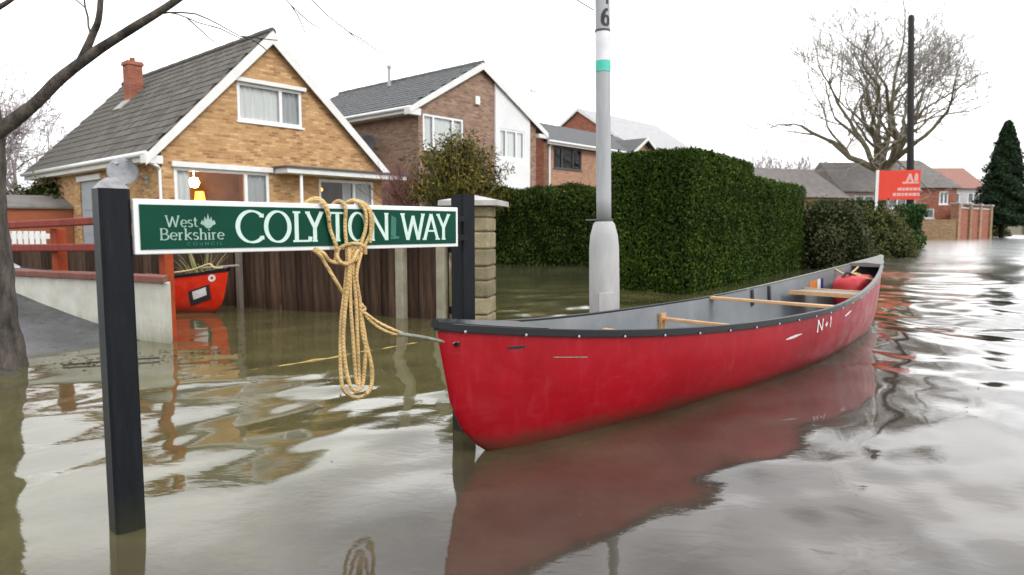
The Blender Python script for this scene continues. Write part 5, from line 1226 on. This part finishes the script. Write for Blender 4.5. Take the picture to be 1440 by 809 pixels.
# conifer
CO = empty('conifer', (42.9, 60, 0), 0, 'tall dark green conifer at the right edge of the photo', 'tree')
MB().tube([(0, 0, -.4), (0, 0, 3), (0, 0, 10)], [.22, .17, .03], 10).build('trunk', M['tele'], CO)
n_ = 30000; rr = np.random.default_rng(3); h_ = rr.uniform(0, 1, n_)**1.25; z_ = 1.5+h_*8.5; R_ = 2.65*(1-h_)**.80+.1; a_ = rr.uniform(0, 6.283, n_)
tier = .82+.13*np.sin(z_*6.5+np.sin(a_*3)*2.4+a_)+.17*np.sin(a_*5+z_*2.2); rad_ = R_*tier*(.52+.5*rr.uniform(0, 1, n_)**.5)
P = np.stack([rad_*np.cos(a_), rad_*np.sin(a_), z_-rad_*.18], 1); Nn = np.stack([np.cos(a_), np.sin(a_), .6+0*a_], 1)
leaves('foliage', P, Nn, .26, .11, M['conifer_leaf'], CO, droop=.4)
cb = MB().lathe([(1.7, 1.9), (1.5, 3.2), (.9, 6), (.1, 9.3)], 14); cb.build('inner_branches', M['hedge_core'], CO)

# the near tree at the left edge
FT = empty('roadside_tree', (-3.16, 4.05, 0), 0, 'bare roadside tree at the left edge with one long limb reaching over the road', 'tree')
rr = np.random.default_rng(12)
def rough_tube(pts, rad, n, name, parent, amp=.07, seed=0):
    mb = MB(); P = smooth_path(pts, 6); R2_ = list(np.interp(np.linspace(0, 1, len(P)), np.linspace(0, 1, len(rad)), rad)); mb.tube(P, R2_, n)
    V = np.array(mb.v); q = np.sin(V[:, 2]*9+V[:, 0]*17+seed)+np.sin(V[:, 0]*23+V[:, 1]*19+V[:, 2]*5+seed)+.7*np.sin(V[:, 2]*31+V[:, 1]*27); 
    C_ = np.repeat(np.array([tuple(p) for p in P]), n, 0); D = V[:len(C_)]-C_; V[:len(C_)] = C_+D*(1+amp*q[:len(C_), None]*.5)
    mb.v = [tuple(v) for v in V]; return mb.build(name, M['bark'], parent, smooth=True)
rough_tube([(.0, 0, -.45), (.03, 0, 0), (.01, 0, .35), (.01, 0, .8), (.035, 0, 1.2), (.045, 0, 1.45), (.05, 0, 1.75), (.10, 0, 2.0), (.15, -.02, 2.3), (.20, -.05, 2.9)], [.25, .185, .160, .140, .130, .125, .095, .080, .070, .055], 20, 'trunk', FT)
LM = rough_tube([(-.02, 0, 1.34), (.14, -.02, 1.385), (.39, -.04, 1.545), (.58, -.06, 1.70), (.78, -.08, 1.83), (.98, -.1, 1.94), (1.27, -.12, 2.10), (1.55, -.14, 2.28), (1.85, -.16, 2.40)], [.060, .042, .034, .031, .028, .023, .019, .015, .012], 14, 'limb', FT, .06, 2)
rough_tube([(.70, -.07, 1.78), (.80, -.1, 1.93), (.86, -.12, 2.06), (.90, -.13, 2.45)], [.024, .019, .016, .012], 8, 'branch', LM, .05, 3)
rough_tube([(.12, 0, 2.02), (.20, -.02, 2.09), (.28, -.03, 2.13), (.40, -.04, 2.20), (.54, -.05, 2.30)], [.022, .015, .012, .010, .008], 8, 'branch', FT, .05, 4)
rough_tube([(.12, -.02, 1.46), (.17, -.09, 1.52), (.16, -.12, 1.60)], [.06, .045, .03], 10, 'branch_stub', FT, .1, 5)
for (p, d_, l_, r_) in (((.80, -.11, 1.92), (-.3, -.05, .9), .3, .006), ((1.5, -.14, 2.26), (1, 0, -.02), .5, .006), ((1.85, -.16, 2.38), (1.0, -.1, -.1), .75, .006), ((1.1, -.12, 2.02), (.9, 0, .12), .35, .005), ((1.7, -.12, 2.32), (.7, 0, -.35), .35, .005), ((.42, -.04, 2.20), (.8, 0, .5), .3, .005)):
    tb_, ts_ = MB(), MB(); grow(tb_, ts_, p, d_, l_, r_, 2, rr, .5, .0, 5, .14, (2, 2), .001, rmin=.0035); tb_.build('twig', M['bark'], LM, smooth=True)
RT = MB(); RT.tube(smooth_path([(-.1, -.05, -.04), (.10, -.12, -.01), (.22, -.16, .0), (.29, -.12, -.02)], 4), [.06]*4+[.045]*4+[.032]*4+[.02], 10); RT.build('root', M['old_wood'], FT, smooth=True)
tw = MB(); tw.tube(smooth_path([(-2.75, 4.12, .012), (-2.5, 4.25, .016), (-2.28, 4.36, .012)], 4), .006, 5); tag(tw.build('floating_stick', M['old_wood']), 'thin dark stick floating beside the roadside tree', 'stick')

# drowned leaves and bits floating by the tree and along the edges
def debris(name, n, cx, cy, rx, ry, label, ang=0, size=.03):
    P = np.stack([rng.normal(0, rx, n), rng.normal(0, ry, n), np.full(n, .0)], 1); c_, s_ = math.cos(ang), math.sin(ang)
    P = np.stack([cx+P[:, 0]*c_-P[:, 1]*s_, cy+P[:, 0]*s_+P[:, 1]*c_, rng.uniform(.002, .009, n)], 1)
    o = leaves(name, P, np.tile([0, 0, 1.0], (n, 1)), size, size*.5, M['dead_leaf'], spread=.12); return tag(o, label, 'leaves')
debris('floating_leaves', 210, -2.55, 4.35, .40, .13, 'raft of brown dead leaves floating beside the roadside tree and path', .5)
debris('floating_leaves', 160, -1.3, 5.9, .9, .16, 'brown leaf bits floating along the foot of the dark board fence', -.42, .024)
debris('floating_leaves', 130, 1.2, 4.0, 2.6, 1.6, 'sparse brown leaf bits scattered over the open water round the canoe', 0, .02)

# things of one kind share a group
PHR = {'house': 'houses along the flooded street', 'tree': 'bare and evergreen trees around the street', 'hedge': 'clipped hedges of the gardens', 'bush': 'bushes along the street', 'fence': 'board fences',
       'wall': 'garden walls', 'canoe': 'red canoes on the flood water', 'satellite dish': 'satellite dishes on the houses', 'shrub': 'shrubs in front of the brown house'}
tops = [o for o in col.objects if o.parent is None and o.get('category') in PHR]
for o in tops:
    if sum(1 for q in tops if q['category'] == o['category']) > 1: o['group'] = PHR[o['category']]
